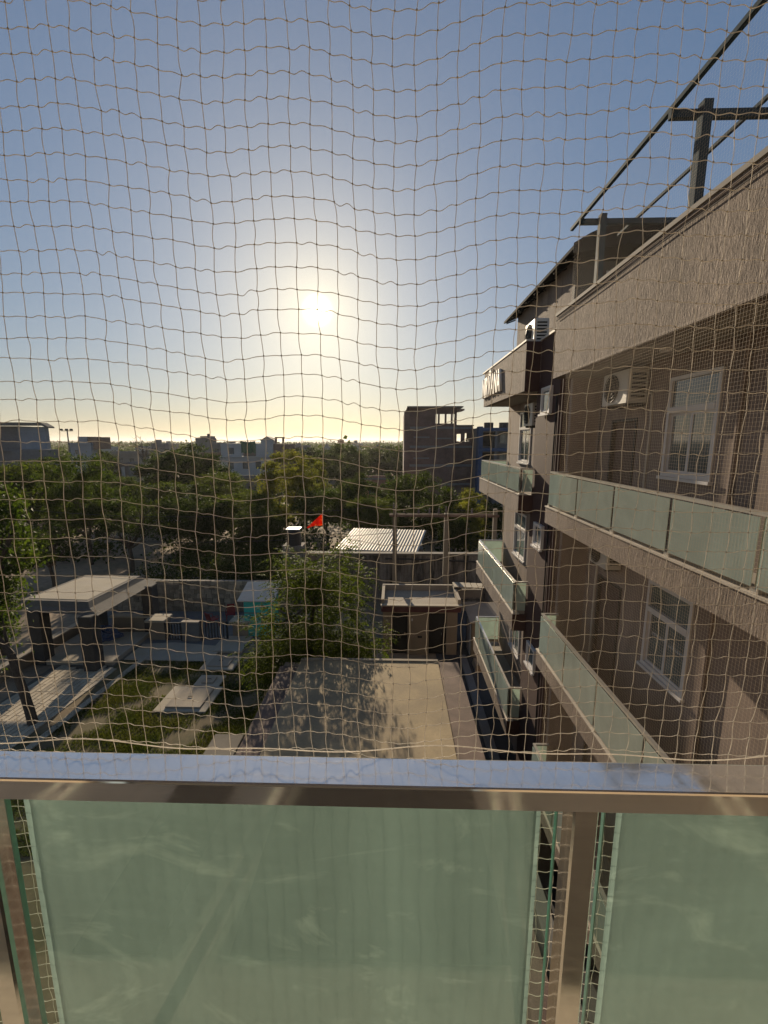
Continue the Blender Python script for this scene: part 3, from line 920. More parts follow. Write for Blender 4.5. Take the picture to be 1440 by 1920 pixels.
for (a, b_, c_, d) in door1:
    o = MB().box(4.0, 4.05, a + .045, b_ - .045, c_ + .01, d - .045).build('door', m_door, b1)
    MB().box(3.93, 3.998, a, a + .043, c_, d).box(3.93, 3.998, b_ - .043, b_, c_, d).box(3.93, 3.998, a + .044, b_ - .044, d - .043, d).build('door_frame', m_black, o)
    MB().tube([(3.99, b_ - .14, c_ + 1.0), (3.95, b_ - .14, c_ + 1.0), (3.95, b_ - .26, c_ + 1.0)], .012, 5).build('handle', m_stainless, o)
o = MB().box(4.0, 4.05, 1.6, 3.1, 8.5, 10.9).build('door', m_door, b1)
for z in LV:
    MB().box(3.07, 3.947, Y_N, Y_E, z - .32, z - .12).build('balcony_slab', m_soffit, b1)
    MB().box(3.05, 3.20, Y_N, Y_E + .02, z - .325, z - .003).build('slab_edge', m_facade_far, b1)
    MB().box(3.035, 3.215, Y_N, Y_E + .03, z, z + .022).build('kerb_coping', m_coping, b1)
MB().box(3.05, 3.22, Y_N, Y_E + .06, 11.2, 12.33).build('parapet', m_facade, b1)
MB().box(3.03, 3.26, Y_N, Y_E + .08, 12.333, 12.385).build('parapet_coping', m_soffit, b1)
MB().box(3.042, 3.05 - .003, Y_N, Y_E + .06, 12.26, 12.285).build('parapet_groove', m_facade_far, b1)
MB().box(3.223, 9.0, Y_N, Y_E + .05, 11.203, 11.40).build('roof_slab', m_soffit, b1)
ys1 = [1.05, 2.28, 3.52, 4.70, 5.93, 7.13, 8.42]
railing_x(b1, 3.10, ys1, LV[0] + .025, 9.42, side=(8.42, 3.42))
railing_x(b1, 3.10, ys1, LV[1] + .025, 6.46, side=(8.42, 3.42))
railing_x(b1, 3.10, ys1, LV[2] + .025, 3.42, side=(8.42, 3.42))
MB().tube([(3.92, 5.02, 8.5), (3.92, 5.02, 11.2)], .03, 8).build('downpipe', m_wall, b1)
MB().tube([(3.92, 5.02, 5.4), (3.92, 5.02, 8.38)], .03, 8).build('downpipe', m_wall, b1)
MB().cyl((3.55, 5.9, 11.165), .07, .037, 16).build('ceiling_light', m_white, b1)
for y in (6.6, 6.85, 5.4):
    MB().box(3.06, 3.10, y, y + .05, 8.77, 8.83).build('net_clip', m_white, b1)
# dark recess between the two blocks
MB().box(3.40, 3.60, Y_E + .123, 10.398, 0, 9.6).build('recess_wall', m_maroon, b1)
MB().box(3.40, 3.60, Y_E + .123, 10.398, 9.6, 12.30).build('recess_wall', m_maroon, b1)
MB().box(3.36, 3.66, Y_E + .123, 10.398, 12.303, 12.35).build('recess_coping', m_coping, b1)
for z0, z1 in ((10.62, 11.2), (7.55, 8.1), (4.48, 5.05)):
    window_x(b1, 3.37, 9.48, 10.06, z0, z1, None, 1, .05)
for y in (8.75, 8.9):
    MB().tube([(3.36, y, 0), (3.36, y, 11.9)], .04, 8).build('downpipe', m_maroon, b1)
ac_unit('air conditioner on the wall beside the top balcony door', 3.60, 3.92, 6.86, 7.66, 10.60, 11.12)
ac_unit('air conditioner under the middle balcony slab', 3.66, 3.93, 7.15, 7.80, 7.80, 8.22)

for k, (dx, z) in enumerate(((3.038, 12.30), (3.034, 12.24))):
    pts = [(dx - .004 - .006 * abs(math.sin(y * 1.3 + k)), y, z - .018 * abs(math.sin(y * 1.05 + k * .8))) for y in np.linspace(-1.2, 8.5, 60)]
    MB().tube(pts, .007, 5).build('cable', m_conc_dk if k else m_wall, b1)
MB().tube([(3.93, 6.84, 10.75), (3.94, 6.78, 10.72), (3.94, 6.74, 10.3), (3.94, 6.76, 9.4), (3.94, 6.74, 8.6)], .022, 6).build('hose', m_coping, b1)
MB().tube([(3.93, 7.82, 7.95), (3.94, 8.0, 7.9), (3.94, 8.05, 7.2), (3.94, 8.04, 5.6)], .022, 6).build('hose', m_coping, b1)
MB().tube([(3.93, 7.64, 10.9), (3.94, 8.1, 10.95), (3.94, 8.38, 10.9), (3.94, 8.39, 8.6)], .012, 5).build('cable', m_black, b1)
MB().tube([(3.385, 9.2, 11.0), (3.38, 9.21, 8.0), (3.385, 9.19, 4.0), (3.385, 9.2, 0.5)], .016, 5).build('cable', m_black, b1)

# far block
b2 = thing('apartment_building', 'farther apartment block with sign on its parapet and corner balconies', 'building', (6.0, 12.7, 0))
F0, F1 = 10.4, 15.06
win2 = [(12.55, 13.70, 9.36, 10.90), (12.50, 13.72, 6.38, 7.80), (12.55, 13.6, 3.2, 4.6)]
wall_x(MB(), 3.95, 4.15, F0 + .2, F1, 0, 11.2, win2).build('wall', m_wall, b2)
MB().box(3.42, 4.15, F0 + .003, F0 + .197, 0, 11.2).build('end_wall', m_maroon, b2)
MB().box(4.153, 9.0, F1 - .2, F1, 0, 11.2).build('rear_wall', m_wall, b2)
MB().box(4.9, 5.0, F0 + .2, F1 - .25, 0, 11.2).build('room_backdrop', m_dark, b2)
for (a, b_, c_, d) in win2:
    window_x(b2, 3.96, a + .005, b_ - .005, c_ + .005, d - .005, transom=d - .5)
MB().box(3.05, 3.22, F0 + .153, F1, 11.18, 12.30).build('parapet', m_facade, b2)
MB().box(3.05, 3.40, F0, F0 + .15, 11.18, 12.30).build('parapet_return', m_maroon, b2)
MB().box(3.223, 9.0, F1 - .17, F1, 11.403, 12.30).build('rear_parapet', m_facade, b2)
MB().box(3.03, 3.26, F0 - .02, F1 + .25, 12.303, 12.345).build('parapet_coping', m_coping, b2)
MB().box(3.223, 9.0, F0 + .16, F1 - .003, 11.183, 11.40).build('roof_slab', m_soffit, b2)
for z in LV:
    MB().box(3.07, 3.947, F0 + .01, F1 + .2, z - .42, z - .12).build('balcony_slab', m_soffit, b2)
    MB().box(3.05, 3.20, F0 + .02, F1 + .23, z - .46, z - .003).build('slab_edge', m_facade_far, b2)
    MB().box(3.203, 3.95, F1 + .203, F1 + .23, z - .45, z - .003).build('slab_end', m_facade_far, b2)
    MB().box(3.05, 3.42, F0 - .002, F0 + .018, z - .46, z - .003).build('slab_return', m_maroon, b2)
    MB().box(3.035, 3.215, F0 - .02, F1 + .24, z, z + .022).build('kerb_coping', m_coping, b2)
ys2 = [10.46, 11.6, 12.75, 13.9, 15.1]
for z, zt_ in zip(LV, (9.36, 6.46, 3.5)):
    railing_x(b2, 3.10, ys2, z + .025, zt_, side=(10.46, 3.42))
    MB().box(3.13, 3.93, 15.09, 15.13, zt_ - .035, zt_ - .002).build('end_rail', m_rail_far, b2)
    MB().box(3.14, 3.93, 15.10, 15.11, z + .05, zt_ - .04).build('end_panel', m_frost_far, b2)
MB().tube([(3.9, 11.2, 0), (3.9, 11.2, 11.1)], .045, 8).build('downpipe', m_maroon, b2)
MB().box(3.96, 4.14, F1 + .003, F1 + .12, 0, 11.17).build('corner_fin', m_beige, b2)
ac_unit('air conditioner hanging under the far parapet beside a window', 3.55, 3.88, 11.3, 12.0, 10.42, 11.0)
ac_unit('white air conditioner standing on the roof above the far parapet', 3.24, 3.58, 10.5, 11.2, 12.28, 12.84)

# roof room with a low dark gable roof
ph = thing('roof_room', 'roof room with dark low gable roof above the far block', 'building', (6, 14, 11.4))
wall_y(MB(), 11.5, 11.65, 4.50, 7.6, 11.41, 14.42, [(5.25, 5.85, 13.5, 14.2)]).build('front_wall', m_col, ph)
MB().box(4.50, 4.65, 11.653, 16.6, 11.41, 14.55).build('side_wall', m_facade_far, ph)
MB().prism([(4.50, 11.52, 14.423), (7.0, 11.52, 14.423), (5.45, 11.52, 14.86)], (0, .1, 0)).build('gable', m_roof_dk, ph)
MB().prism([(4.16, 10.8, 14.46), (5.36, 10.8, 14.95), (7.3, 10.8, 14.78), (7.3, 10.8, 14.85), (5.36, 10.8, 15.02), (4.16, 10.8, 14.54)], (0, 6.5, 0)).build('roof', m_roof_dk, ph)
MB().prism([(4.13, 10.77, 14.34), (4.5, 10.77, 14.38), (5.36, 10.77, 14.52), (7.3, 10.77, 14.40), (7.3, 10.77, 14.87), (5.9, 10.77, 15.01), (5.36, 10.77, 15.03), (4.9, 10.77, 14.92), (4.5, 10.77, 14.76), (4.13, 10.77, 14.55)], (0, .028, 0)).build('barge_board', m_roof_dk, ph)
for i in range(8):
    y = 11.3 + i * .8
    MB().prism([(4.17, y, 14.40), (4.5, y, 14.52), (4.5, y, 14.46 + .02), (4.17, y, 14.36)], (0, .06, 0)).build('rafter', m_roof_dk, ph)
o = MB().box(5.25, 5.85, 11.49, 11.56, 13.5, 13.56).box(5.25, 5.85, 11.49, 11.56, 14.14, 14.2).box(5.25, 5.31, 11.49, 11.56, 13.56, 14.14).box(5.79, 5.85, 11.49, 11.56, 13.56, 14.14).build('window', m_white, ph)
MB().box(5.31, 5.79, 11.52, 11.535, 13.56, 14.14).build('pane', m_pane, o)

# sign letters on the far parapet, with the small lotus above
sg = thing('sign', 'raised cream NIRVANA letters with small lotus emblem on the far parapet', 'sign', (3.0, 14, 11.8))
m_sign = surf('sign_letter', (0.80, 0.74, 0.66), 0.5, 0.05, 2, 20, 0.02, 0.001)
letters = 'NIRVANA'
yy = 15.0
for i, ch in enumerate(letters):
    cu = bpy.data.curves.new('letter', 'FONT'); cu.body = ch; cu.size = 0.86; cu.extrude = 0.035; cu.offset = 0.022
    cu.space_character = 1.0
    tmp = bpy.data.objects.new('tmp', cu); COL.objects.link(tmp)
    dg = bpy.context.evaluated_depsgraph_get()
    me = bpy.data.meshes.new_from_object(tmp.evaluated_get(dg))
    bpy.data.objects.remove(tmp)
    xsz = [v.co.x for v in me.vertices]; wd = max(xsz) - min(xsz); x0 = min(xsz)
    sc = 0.60 if ch != 'I' else 0.9
    for v in me.vertices:
        a, b_, c_ = v.co
        v.co = (3.012 - c_ - wloc(sg)[0], yy - (a - x0) * sc - wloc(sg)[1], 11.46 + b_ * 1.0 - wloc(sg)[2])
    me.flip_normals()
    yy -= wd * sc + .03
    link('letter', me, m_sign, sg)
for k, a in enumerate((-58, -30, 0, 30, 58)):
    ca, sa = math.cos(R(a)), math.sin(R(a))
    pts = [(0, 0), (.05, .12), (0, .26 if k == 2 else .22), (-.05, .12)]
    mb = MB().prism([(2.985, 13.95 - (u * ca + v * sa), 12.06 + (-u * sa + v * ca) * .85) for u, v in pts], (.04, 0, 0))
    mb.build('lotus_petal', m_sign, sg)

# steel frame on the near roof
sf = thing('steel_frame', 'teal painted steel frame standing above the near parapet', 'frame', (3.4, 6, 11.4))
for y in (3.0, 5.32, 7.62):
    MB().box(3.30, 3.40, y - .05, y + .05, 11.41, 13.63).build('post', m_teal_steel, sf)
    MB().box(3.02, 6.2, y - .03 + .08, y + .03 + .08, 13.52, 13.60).build('cross_beam', m_teal_steel, sf)
MB().box(3.02, 3.07, 1.0, 8.1, 13.603, 13.65).build('edge_bar', m_teal_steel, sf)
MB().box(3.93, 3.97, 1.0, 8.3, 13.603, 13.64).build('inner_bar', m_teal_steel, sf)
MB().box(3.30, 3.36, 1.0, 8.2, 12.46, 12.50).build('low_bar', m_teal_steel, sf)


def grid_net(name, label, o, u, v, nu, nv, r, mat, dia=False):
    """straight-stranded fine net: o origin, u/v spans as vectors"""
    o, u, v = Vector(o), Vector(u), Vector(v)
    n = u.cross(v).normalized()
    mb = MB()
    def strand(a, b_, side):
        s = side.normalized() * r
        k = len(mb.v)
        for q in (a, b_):
            mb.v += [tuple(q - s), tuple(q + s), tuple(q + n * r * 1.6)]
        mb.f += [(k, k + 1, k + 4, k + 3), (k + 1, k + 2, k + 5, k + 4), (k + 2, k, k + 3, k + 5)]
    for i in range(nu + 1):
        a = o + u * (i / nu)
        strand(a, a + v, u)
    for j in range(nv + 1):
        a = o + v * (j / nv) + n * .0015
        strand(a, a + u, v)
    return tag(mb.build(name, mat), label, 'net')


grid_net('bird_net', 'fine brown bird netting stretched over the near block balconies', (2.985, 2.2, 2.6), (0, 5.55, 0), (0, 0, 8.6), 154, 240, .0006, m_cord_fine)
grid_net('roof_net', 'fine bird netting hung from the teal roof frame', (3.04, 1.0, 12.40), (0, 6.9, 0), (0, 0, 1.2), 190, 34, .00028, m_cord_fine)

# ------------------------------------------------------------------ the balcony we stand on
fl_ = tag(MB().box(-3.4, 3.02, -1.45, 0.70, 8.30, 8.50).build('balcony_floor', m_tile), kind='structure')
tag(wall_y(MB(), -1.65, -1.453, -3.4, 6.0, 0, 14.0, [(-1.7, 0.5, 8.5, 10.8)]).build('rear_wall', m_beige), kind='structure')
MB().box(-.48, .34, -1.3, .15, 8.502, 8.512).build('dark_reflection_patch', m_conc_dk, fl_)  # unseen dark floor patches, added only to darken the rail's reflection
MB().box(-.95, -.7, -1.3, .15, 8.502, 8.512).build('dark_reflection_patch', m_conc_dk, fl_)  # second added patch, for the narrower dark reflection to the left
MB().box(-1.7, 0.5, -1.9, -1.85, 8.5, 10.8).build('balcony_floor_room', m_dark, fl_)
tag(MB().box(-3.4, 3.02, -1.45, 0.62, 11.5, 11.7).build('balcony_ceiling', m_soffit), kind='structure')

RY0, RY1, RT, RB = 0.543, 0.603, 9.50, 9.462
rl = thing('balcony_railing', 'polished steel and frosted glass railing of the balcony in front', 'railing', (0, .573, 8.5))
def rail_profile():
    b = .0035
    prof = [(RY0 + b, RT), (RY1 - b, RT), (RY1 - b * .3, RT - b * .3), (RY1, RT - b), (RY1, RB + b), (RY1 - b, RB), (RY0 + b, RB), (RY0, RB + b), (RY0, RT - b), (RY0 + b * .3, RT - b * .3)]
    return prof
mb = MB(); pr = rail_profile()
mb.prism([(-3.2, y, z) for y, z in pr], (6.15, 0, 0))
mb.build('top_rail', m_rail_top, rl)
post_x = [-2.62, -1.64, -0.655, 0.288, 1.23, 2.17]
for x in post_x:
    MB().bevbox(x - .019, x + .019, .553, .593, 8.5, RB - .001, .003).build('post', m_stainless, rl)
for a, b_ in zip(post_x, post_x[1:]):
    x0, x1 = a + .036, b_ - .036
    gp = MB().box(x0 + .0012, x1 - .0012, .570, .5775, 8.62, 9.448).build('glass_panel', m_clear, rl)
    MB()._add([(x0 + .022, .5785, 8.625), (x1 - .022, .5785, 8.625), (x1 - .022, .5785, 9.445), (x0 + .022, .5785, 9.445)], [(0, 1, 2, 3)]).build('frosted_film', m_frost, gp)
    MB()._add([(x0 + .030, .5865, 8.625), (x1 - .030, .5865, 8.625), (x1 - .030, .5865, 9.445), (x0 + .030, .5865, 9.445)], [(0, 1, 2, 3)]).build('outer_film', m_frost_in, gp)
    for xe in (x0, x1):
        MB().box(xe - .001, xe + .001, .5698, .5777, 8.62, 9.448).build('glass_edge', m_gedge, gp)
    for s, xe in ((-1, a + .019), (1, b_ - .019)):
        for z in (8.72, 9.36 - .48):
            MB().box(min(xe, xe - s * .03), max(xe, xe - s * .03), .564, .584, z, z + .04).build('clamp', m_stainless, gp)

# ------------------------------------------------------------------ the safety net: every cord its own piece
net = thing('safety_net', 'wide meshed beige nylon safety net hanging just outside the railing', 'net', (0, .645, 8.5))
CELL = 0.0302
CELLX = 0.0287
NC, NR0, NR1 = 46, -50, 34          # columns either side, rows below / above eye level


def dz(x):
    """slack of the net: rows dip and rise as it hangs"""
    xp = [-1.5, -0.62, -0.45, -0.36, -0.25, -0.16, -0.10, -0.04, 0.0, 0.02, 0.05, 0.08, 0.115, 0.15, 0.25, 0.34, 0.45, 0.58, 1.5]
    zp = [-.004, 0, 0, -.015, -.033, -.023, -.026, -.040, -.045, -.046, -.041, -.034, -.026, -.018, -.020, -.013, -.020, -.016, -.012]
    return np.interp(x, xp, zp)


nr = np.arange(NR0, NR1); nc = np.arange(-NC, NC + 1)
jx = rng.normal(0, .0016, len(nc)).cumsum() * .25
GX = nc[None, :] * CELLX + jx[None, :] + rng.normal(0, .0010, (len(nr), len(nc)))
rowoff = rng.normal(0, .0011, len(nr))
amp = np.interp(nr * CELL, [-1.4, -.6, 0, .6], [.4, .7, 1.0, 1.05])
GZ = 10.0 + nr[:, None] * CELL + rowoff[:, None] + dz(GX) * amp[:, None] + rng.normal(0, .0008, (len(nr), len(nc)))
GX = GX + .004 * np.sin(nr[:, None] * .21 + 1.0) * np.cos(GX * 2.2) + .0015 * np.sin(nr[:, None] * .9 + nc[None, :] * .3)
GY = .648 + .010 * np.sin(GX * 3.1 + .6) * np.cos((GZ - 10) * 2.4) + .004 * np.sin(GX * 11 + GZ * 5) + rng.normal(0, .0006, GX.shape)
GY = GY + np.clip(9.6 - GZ, 0, .12) * 0.06


def sweep(name, pts, r, ax_a, ax_b, sides, mat, parent, off):
    n = len(pts)
    th = np.arange(sides) * 2 * np.pi / sides + .3
    ring = np.cos(th)[:, None] * ax_a + np.sin(th)[:, None] * ax_b
    v = (pts[:, None, :] + ring[None] * r).reshape(-1, 3) - off
    i = np.arange(n - 1)[:, None] * sides; k = np.arange(sides)[None, :]; k2 = (k + 1) % sides
    q = np.stack([i + k, i + k2, i + sides + k2, i + sides + k], -1).reshape(-1, 4)
    me = np_mesh(name, v, q)
    me.polygons.foreach_set('use_smooth', [True] * len(me.polygons))
    return link(name, me, mat, parent)


off = np.array(net.location)
AX, AY, AZ = np.eye(3)
CR = .00052
S = 8
tt = np.arange(S) / S
for j in range(len(nr)):
    P_ = np.c_[GX[j], GY[j], GZ[j]]
    A_, B2 = P_[:-1], P_[1:]
    seg = A_[:, None] + (B2 - A_)[:, None] * tt[None, :, None]
    am = np.abs(rng.normal(.0007, .0009, len(A_)))[:, None]
    ph_ = rng.uniform(-.25, .25, len(A_))[:, None]
    seg[:, :, 2] += -am * np.sin(2 * np.pi * tt[None] + ph_ * tt[None]) * np.sin(np.pi * tt[None]) ** .5
    seg[:, :, 1] += .0015 * np.sin(2 * np.pi * tt[None] + 1.0)
    pts = np.vstack([seg.reshape(-1, 3), P_[-1:]])
    sweep('horizontal_cord', pts, CR, AY, AZ, 4, m_cord, net, off)
S2 = 3
tt = np.arange(S2) / S2
for i in range(len(nc)):
    P_ = np.c_[GX[:, i], GY[:, i], GZ[:, i]]
    A_, B2 = P_[:-1], P_[1:]
    seg = A_[:, None] + (B2 - A_)[:, None] * tt[None, :, None]
    am = rng.normal(0, .0009, len(A_))[:, None]
    seg[:, :, 0] += am * np.sin(np.pi * tt[None])
    pts = np.vstack([seg.reshape(-1, 3), P_[-1:]])
    sweep('vertical_cord', pts, CR * .95, AX, AY, 4, m_cord, net, off)
# knots
K = np.c_[GX.ravel(), GY.ravel(), GZ.ravel()]
kr = .0014
oct_ = np.array([(1.2, 0, 0), (-1.2, 0, 0), (0, 1, 0), (0, -1, 0), (0, 0, 1.2), (0, 0, -1.2)]) * kr
of = np.array([(0, 2, 4), (2, 1, 4), (1, 3, 4), (3, 0, 4), (2, 0, 5), (1, 2, 5), (3, 1, 5), (0, 3, 5)])
kv = (K[:, None] + oct_[None] - off).reshape(-1, 3)
kf = (np.arange(len(K))[:, None, None] * 6 + of[None]).reshape(-1, 3)
ko = link('knot', np_mesh('knot', kv, kf), m_cord, net)
ko['kind'] = 'stuff'
# hem rope tied along the rail
xs_ = np.linspace(-1.4, 1.4, 200)
hp = np.c_[xs_, np.full(200, .634), 9.488 + .006 * np.sin(xs_ * 9.5 + .5) + .004 * np.sin(xs_ * 21)]
sweep('hem_rope', hp, .0010, AY, AZ, 6, m_cord, net, off)
# ------------------------------------------------------------------ trees
m_bark = surf('bark', (0.085, 0.062, 0.045), 0.95, 0.3, 3, 25, 0.6, 0.02, stretch=(1, 1, .3))
m_leaf_g = leaf_mat('leaf_green', (0.036, 0.056, 0.015), (0.056, 0.069, 0.020), 0.44, 0.15)
m_leaf_d = leaf_mat('leaf_dark', (0.024, 0.038, 0.012), (0.034, 0.047, 0.015), 0.40, 0.15)
m_leaf_y = leaf_mat('leaf_yellow', (0.084, 0.092, 0.025), (0.132, 0.123, 0.035), 0.53, 0.15)
m_leaf_n = leaf_mat('leaf_neem', (0.032, 0.050, 0.010), (0.051, 0.067, 0.015), 0.54, 0.2)
m_leaf_b = leaf_mat('leaf_glossy', (0.037, 0.060, 0.013), (0.067, 0.085, 0.019), 0.40, 0.4)


def unit(v): return v / np.maximum(np.linalg.norm(v, axis=-1, keepdims=True), 1e-9)


def leaf_quads(rs, pos, size, aspect=.45, up=0.35, direction=None, bend=.18):
    """one folded diamond leaf per position"""
    n = len(pos)
    d = unit(rs.normal(size=(n, 3))) if direction is None else unit(direction + rs.normal(0, .25, (n, 3)))
    nrm = unit(rs.normal(size=(n, 3)) + np.array([0, 0, up * 2]))
    s = unit(np.cross(d, nrm)); nn = np.cross(s, d)
    L = (size * rs.uniform(.65, 1.3, n))[:, None]
    v = np.empty((n, 4, 3))
    v[:, 0] = pos
    v[:, 1] = pos + d * L * .48 + s * L * aspect * .5 + nn * L * bend
    v[:, 2] = pos + d * L
    v[:, 3] = pos + d * L * .48 - s * L * aspect * .5 + nn * L * bend
    return v.reshape(-1, 3)


def crown_clusters(rs, n, c, r, lump=.35, hollow=.45, flat_bottom=.5):
    """cluster centres spread through an uneven ellipsoid"""
    d = unit(rs.normal(size=(n, 3)))
    lob = unit(rs.normal(size=(7, 3)))
    gain = 1 + lump * (np.max(d @ lob.T, axis=1) - .75) * 2
    rad = rs.uniform(hollow ** 3, 1, n) ** (1 / 3) * gain
    p = d * rad[:, None] * np.array(r)
    p[:, 2] = np.where(p[:, 2] < 0, p[:, 2] * flat_bottom, p[:, 2])
    return p + np.array(c)


def limb(mb, a, b, r0, r1, rs, sag=.12, n=6, sides=5):
    a, b = np.array(a, float), np.array(b, float)
    L = np.linalg.norm(b - a)
    k = rs.normal(0, .10, 3) * L
    pts = []
    for i in range(n):
        s = i / (n - 1)
        q = a + (b - a) * s + k * math.sin(math.pi * s) + np.array([0, 0, sag * L * math.sin(math.pi * s)])
        pts.append(tuple(q))
    mb.tube(pts, [r0 + (r1 - r0) * i / (n - 1) for i in range(n)], sides)
    return pts


def tree_proto(seed, H, Rr, fork, nclus, nleaf, leaf, lsize, spread, aspect=.45, lean=(0, 0), crown_r=None, hollow=.45, lump=.35, fb=.5, nlimb=14, tr=.16):
    """trunk and crown meshes of one tree at its real size, base at the origin"""
    rs = np.random.default_rng(seed)
    cr = crown_r or (Rr, Rr * .95, (H - fork) * .55)
    cc = np.array([lean[0], lean[1], H - cr[2] * 1.02])
    cl = crown_clusters(rs, nclus, cc, cr, lump, hollow, fb)
    sizes = spread * rs.uniform(.6, 1.4, nclus)
    idx = rs.integers(0, nclus, nleaf)
    loc = rs.normal(size=(nleaf, 3)) * np.array([1, 1, .55])
    pos = cl[idx] + loc * sizes[idx][:, None] * .6
    v = leaf_quads(rs, pos, lsize, aspect)
    crown = np_mesh('crown', v, np.arange(len(v)).reshape(-1, 4)); crown.materials.append(leaf)
    mb = MB()
    fk = np.array([lean[0] * .35, lean[1] * .35, fork])
    limb(mb, (0, 0, -.1), fk, tr, tr * .72, rs, 0.0, 6, 7)
    order = rs.permutation(nclus)[:nlimb]
    mids = []
    for i in order[:max(3, nlimb // 3)]:
        m = fk + (cl[i] - fk) * .55
        limb(mb, fk, m, tr * .6, tr * .32, rs, .08); mids.append(m)
    for i in order:
        m = min(mids, key=lambda q: np.linalg.norm(q - cl[i]))
        limb(mb, m, cl[i], tr * .28, tr * .07, rs, .05, 5, 4)
    me = bpy.data.meshes.new('trunk'); me.from_pydata(mb.v, [], mb.f); me.materials.append(m_bark)
    me.polygons.foreach_set('use_smooth', [True] * len(me.polygons))
    return me, crown, (H, Rr)


PROTO = {
    'A': [tree_proto(11 + i, 8, 3.2, 2.0, 95, 15000, m_leaf_g, .22, .62, .4) for i in range(2)],
    'B': [tree_proto(21 + i, 7, 3.2, 1.6, 90, 14000, m_leaf_d, .25, .62, .5) for i in range(2)],
    'C': [tree_proto(31 + i, 9, 2.8, 1.5, 100, 14000, m_leaf_y, .22, .5, .42, crown_r=(2.4, 2.4, 4.2), fb=.95) for i in range(2)],
    'D': [tree_proto(41, 7, 4.0, 1.2, 130, 18000, m_leaf_d, .24, .6, .5, lump=.18, hollow=.6, fb=.8)],
    'S': [tree_proto(51 + i, 6.5, 2.9, 2.0, 42, 4200, m_leaf_d, .20, .55, .4, hollow=.3, nlimb=26, tr=.2) for i in range(2)],
}


def put_tree(k, x, y, H, W, label, i, group):
    tr, cr, (h0, r0) = PROTO[k][i % len(PROTO[k])]
    t = thing('tree', label, 'tree', (x, y, -0.02), group)
    t.rotation_euler = (0, 0, i * 2.399)
    sw2 = W / (2 * r0)
    t.scale = (sw2, sw2, H / h0)
    for nm, me in (('trunk', tr), ('crown', cr)):
        o = bpy.data.objects.new(nm, me); COL.objects.link(o); o.parent = t


G_ = 'trees between the compound and the town'
TREES = [
    ('A', -32.8, 36.0, 9.1, 8.0, 'large feathery tree at the left edge below the grey concrete building'),
    ('A', -25.0, 33.0, 8.7, 6.0, 'green tree just right of the large feathery tree at the left'),
    ('S', -20.4, 31.0, 6.2, 5.4, 'sparse forked tree standing on sunlit dirt behind the pavilion'),
    ('B', -31.2, 60.0, 9.2, 11.0, 'broad dark tree on the skyline left of the white house'),
    ('D', -53.4, 76.0, 8.0, 5.5, 'small rounded tree in front of the pale blue house'),
    ('B', -17.2, 36.0, 5.4, 6.0, 'dark leafy tree right behind the stone block wall'),
    ('A', -14.3, 38.0, 5.9, 6.4, 'green tree between the stone wall and the red flag'),
    ('B', -10.5, 33.0, 4.9, 4.0, 'small dark tree left of the black water tank'),
    ('C', -12.1, 45.0, 9.7, 6.2, 'tall yellow green tree in front of the white house'),
    ('C', -9.6, 48.0, 7.8, 4.6, 'shorter yellow green tree right of the tall one'),
    ('A', -6.7, 40.0, 6.2, 5.8, 'green tree above the red flag'),
    ('B', -4.4, 43.0, 6.5, 5.4, 'dark tree behind the left end of the shed roof'),
    ('A', -1.9, 37.0, 5.7, 4.6, 'green tree behind the pale utility pole and shed roof'),
    ('D', 2.8, 41.0, 6.7, 7.6, 'dense domed tree in front of the unfinished brick building'),
    ('C', 6.6, 36.0, 6.3, 3.6, 'slim yellow green tree left of the far apartment balcony'),
    ('B', 4.9, 34.0, 4.4, 2.8, 'low dark tree below the slim yellow green one'),
    ('A', -26.0, 45.0, 6.3, 7.0, 'green tree left of the lilac walled house'),
    ('B', -37.0, 46.0, 6.4, 7.0, 'dark tree behind the large feathery tree at the left'),
    ('B', -28.2, 66.0, 6.7, 7.6, 'dark tree below the skyline near the brown low house'),
    ('D', -12.0, 95.0, 9.0, 13.0, 'wide dark tree on the skyline right of the white house'),
    ('B', -23.6, 110.0, 8.6, 13.0, 'distant dark tree just right of the roof frame'),
    ('B', -3.9, 120.0, 8.6, 17.0, 'distant dark tree left of the unfinished brick building'),
    ('A', -41.5, 62.0, 5.4, 5.5, 'green tree beside the grey columned house'),
    ('S', -23.4, 27.0, 5.2, 4.2, 'thin tree in shade left of the sunlit dirt'),
    ('A', -23.4, 23.5, 5.6, 4.6, 'green tree behind the low garden wall'),
    ('B', 9.3, 40.0, 4.2, 3.6, 'dark tree at the foot of the blue building'),
    ('B', -19.5, 41.0, 6.0, 6.0, 'dark bushy tree in the middle distance left of the red flag'),
    ('A', -19.5, 47.0, 6.4, 6.4, 'green tree in front of the flat grey shed'),
    ('B', 1.0, 55.0, 6.0, 6.0, 'dark tree beside the pink walled house'),
    ('D', -44.0, 52.0, 7.6, 9.0, 'wide rounded tree below the grey concrete building'),
]
for i, (k, x, y, H, W, lab) in enumerate(TREES):
    put_tree(k, x, y, H, W, lab, i, G_)

# bare tree on the skyline
rs = np.random.default_rng(77)
bt = thing('tree', 'bare leafless tree on the skyline left of centre', 'tree', (-51.1, 85, 0))
mb = MB(); mb2 = MB()
limb(mb, (-51.1, 85, -.1), (-51.0, 85, 6.2), .22, .16, rs, 0, 6, 6)
for i in range(13):
    a = i * 2.4; e = rs.uniform(.35, 1.2)
    tip = np.array([-51 + math.cos(a) * 2.4 * math.cos(e) * 1.1, 85 + math.sin(a) * 2.2 * math.cos(e), 6.6 + 4.6 * math.sin(e)])
    pts = limb(mb2, (-51, 85, 5.4 + .1 * i % 1.0), tip, .09, .02, rs, .1, 6, 4)
    for s in range(9):
        b0 = np.array(pts[rs.integers(2, 6)])
        limb(mb2, b0, b0 + rs.normal(0, .55, 3) + np.array([0, 0, .5]), .03, .012, rs, .05, 4, 3)
mb.build('trunk', m_bark, bt); mb2.build('crown', m_bark, bt)

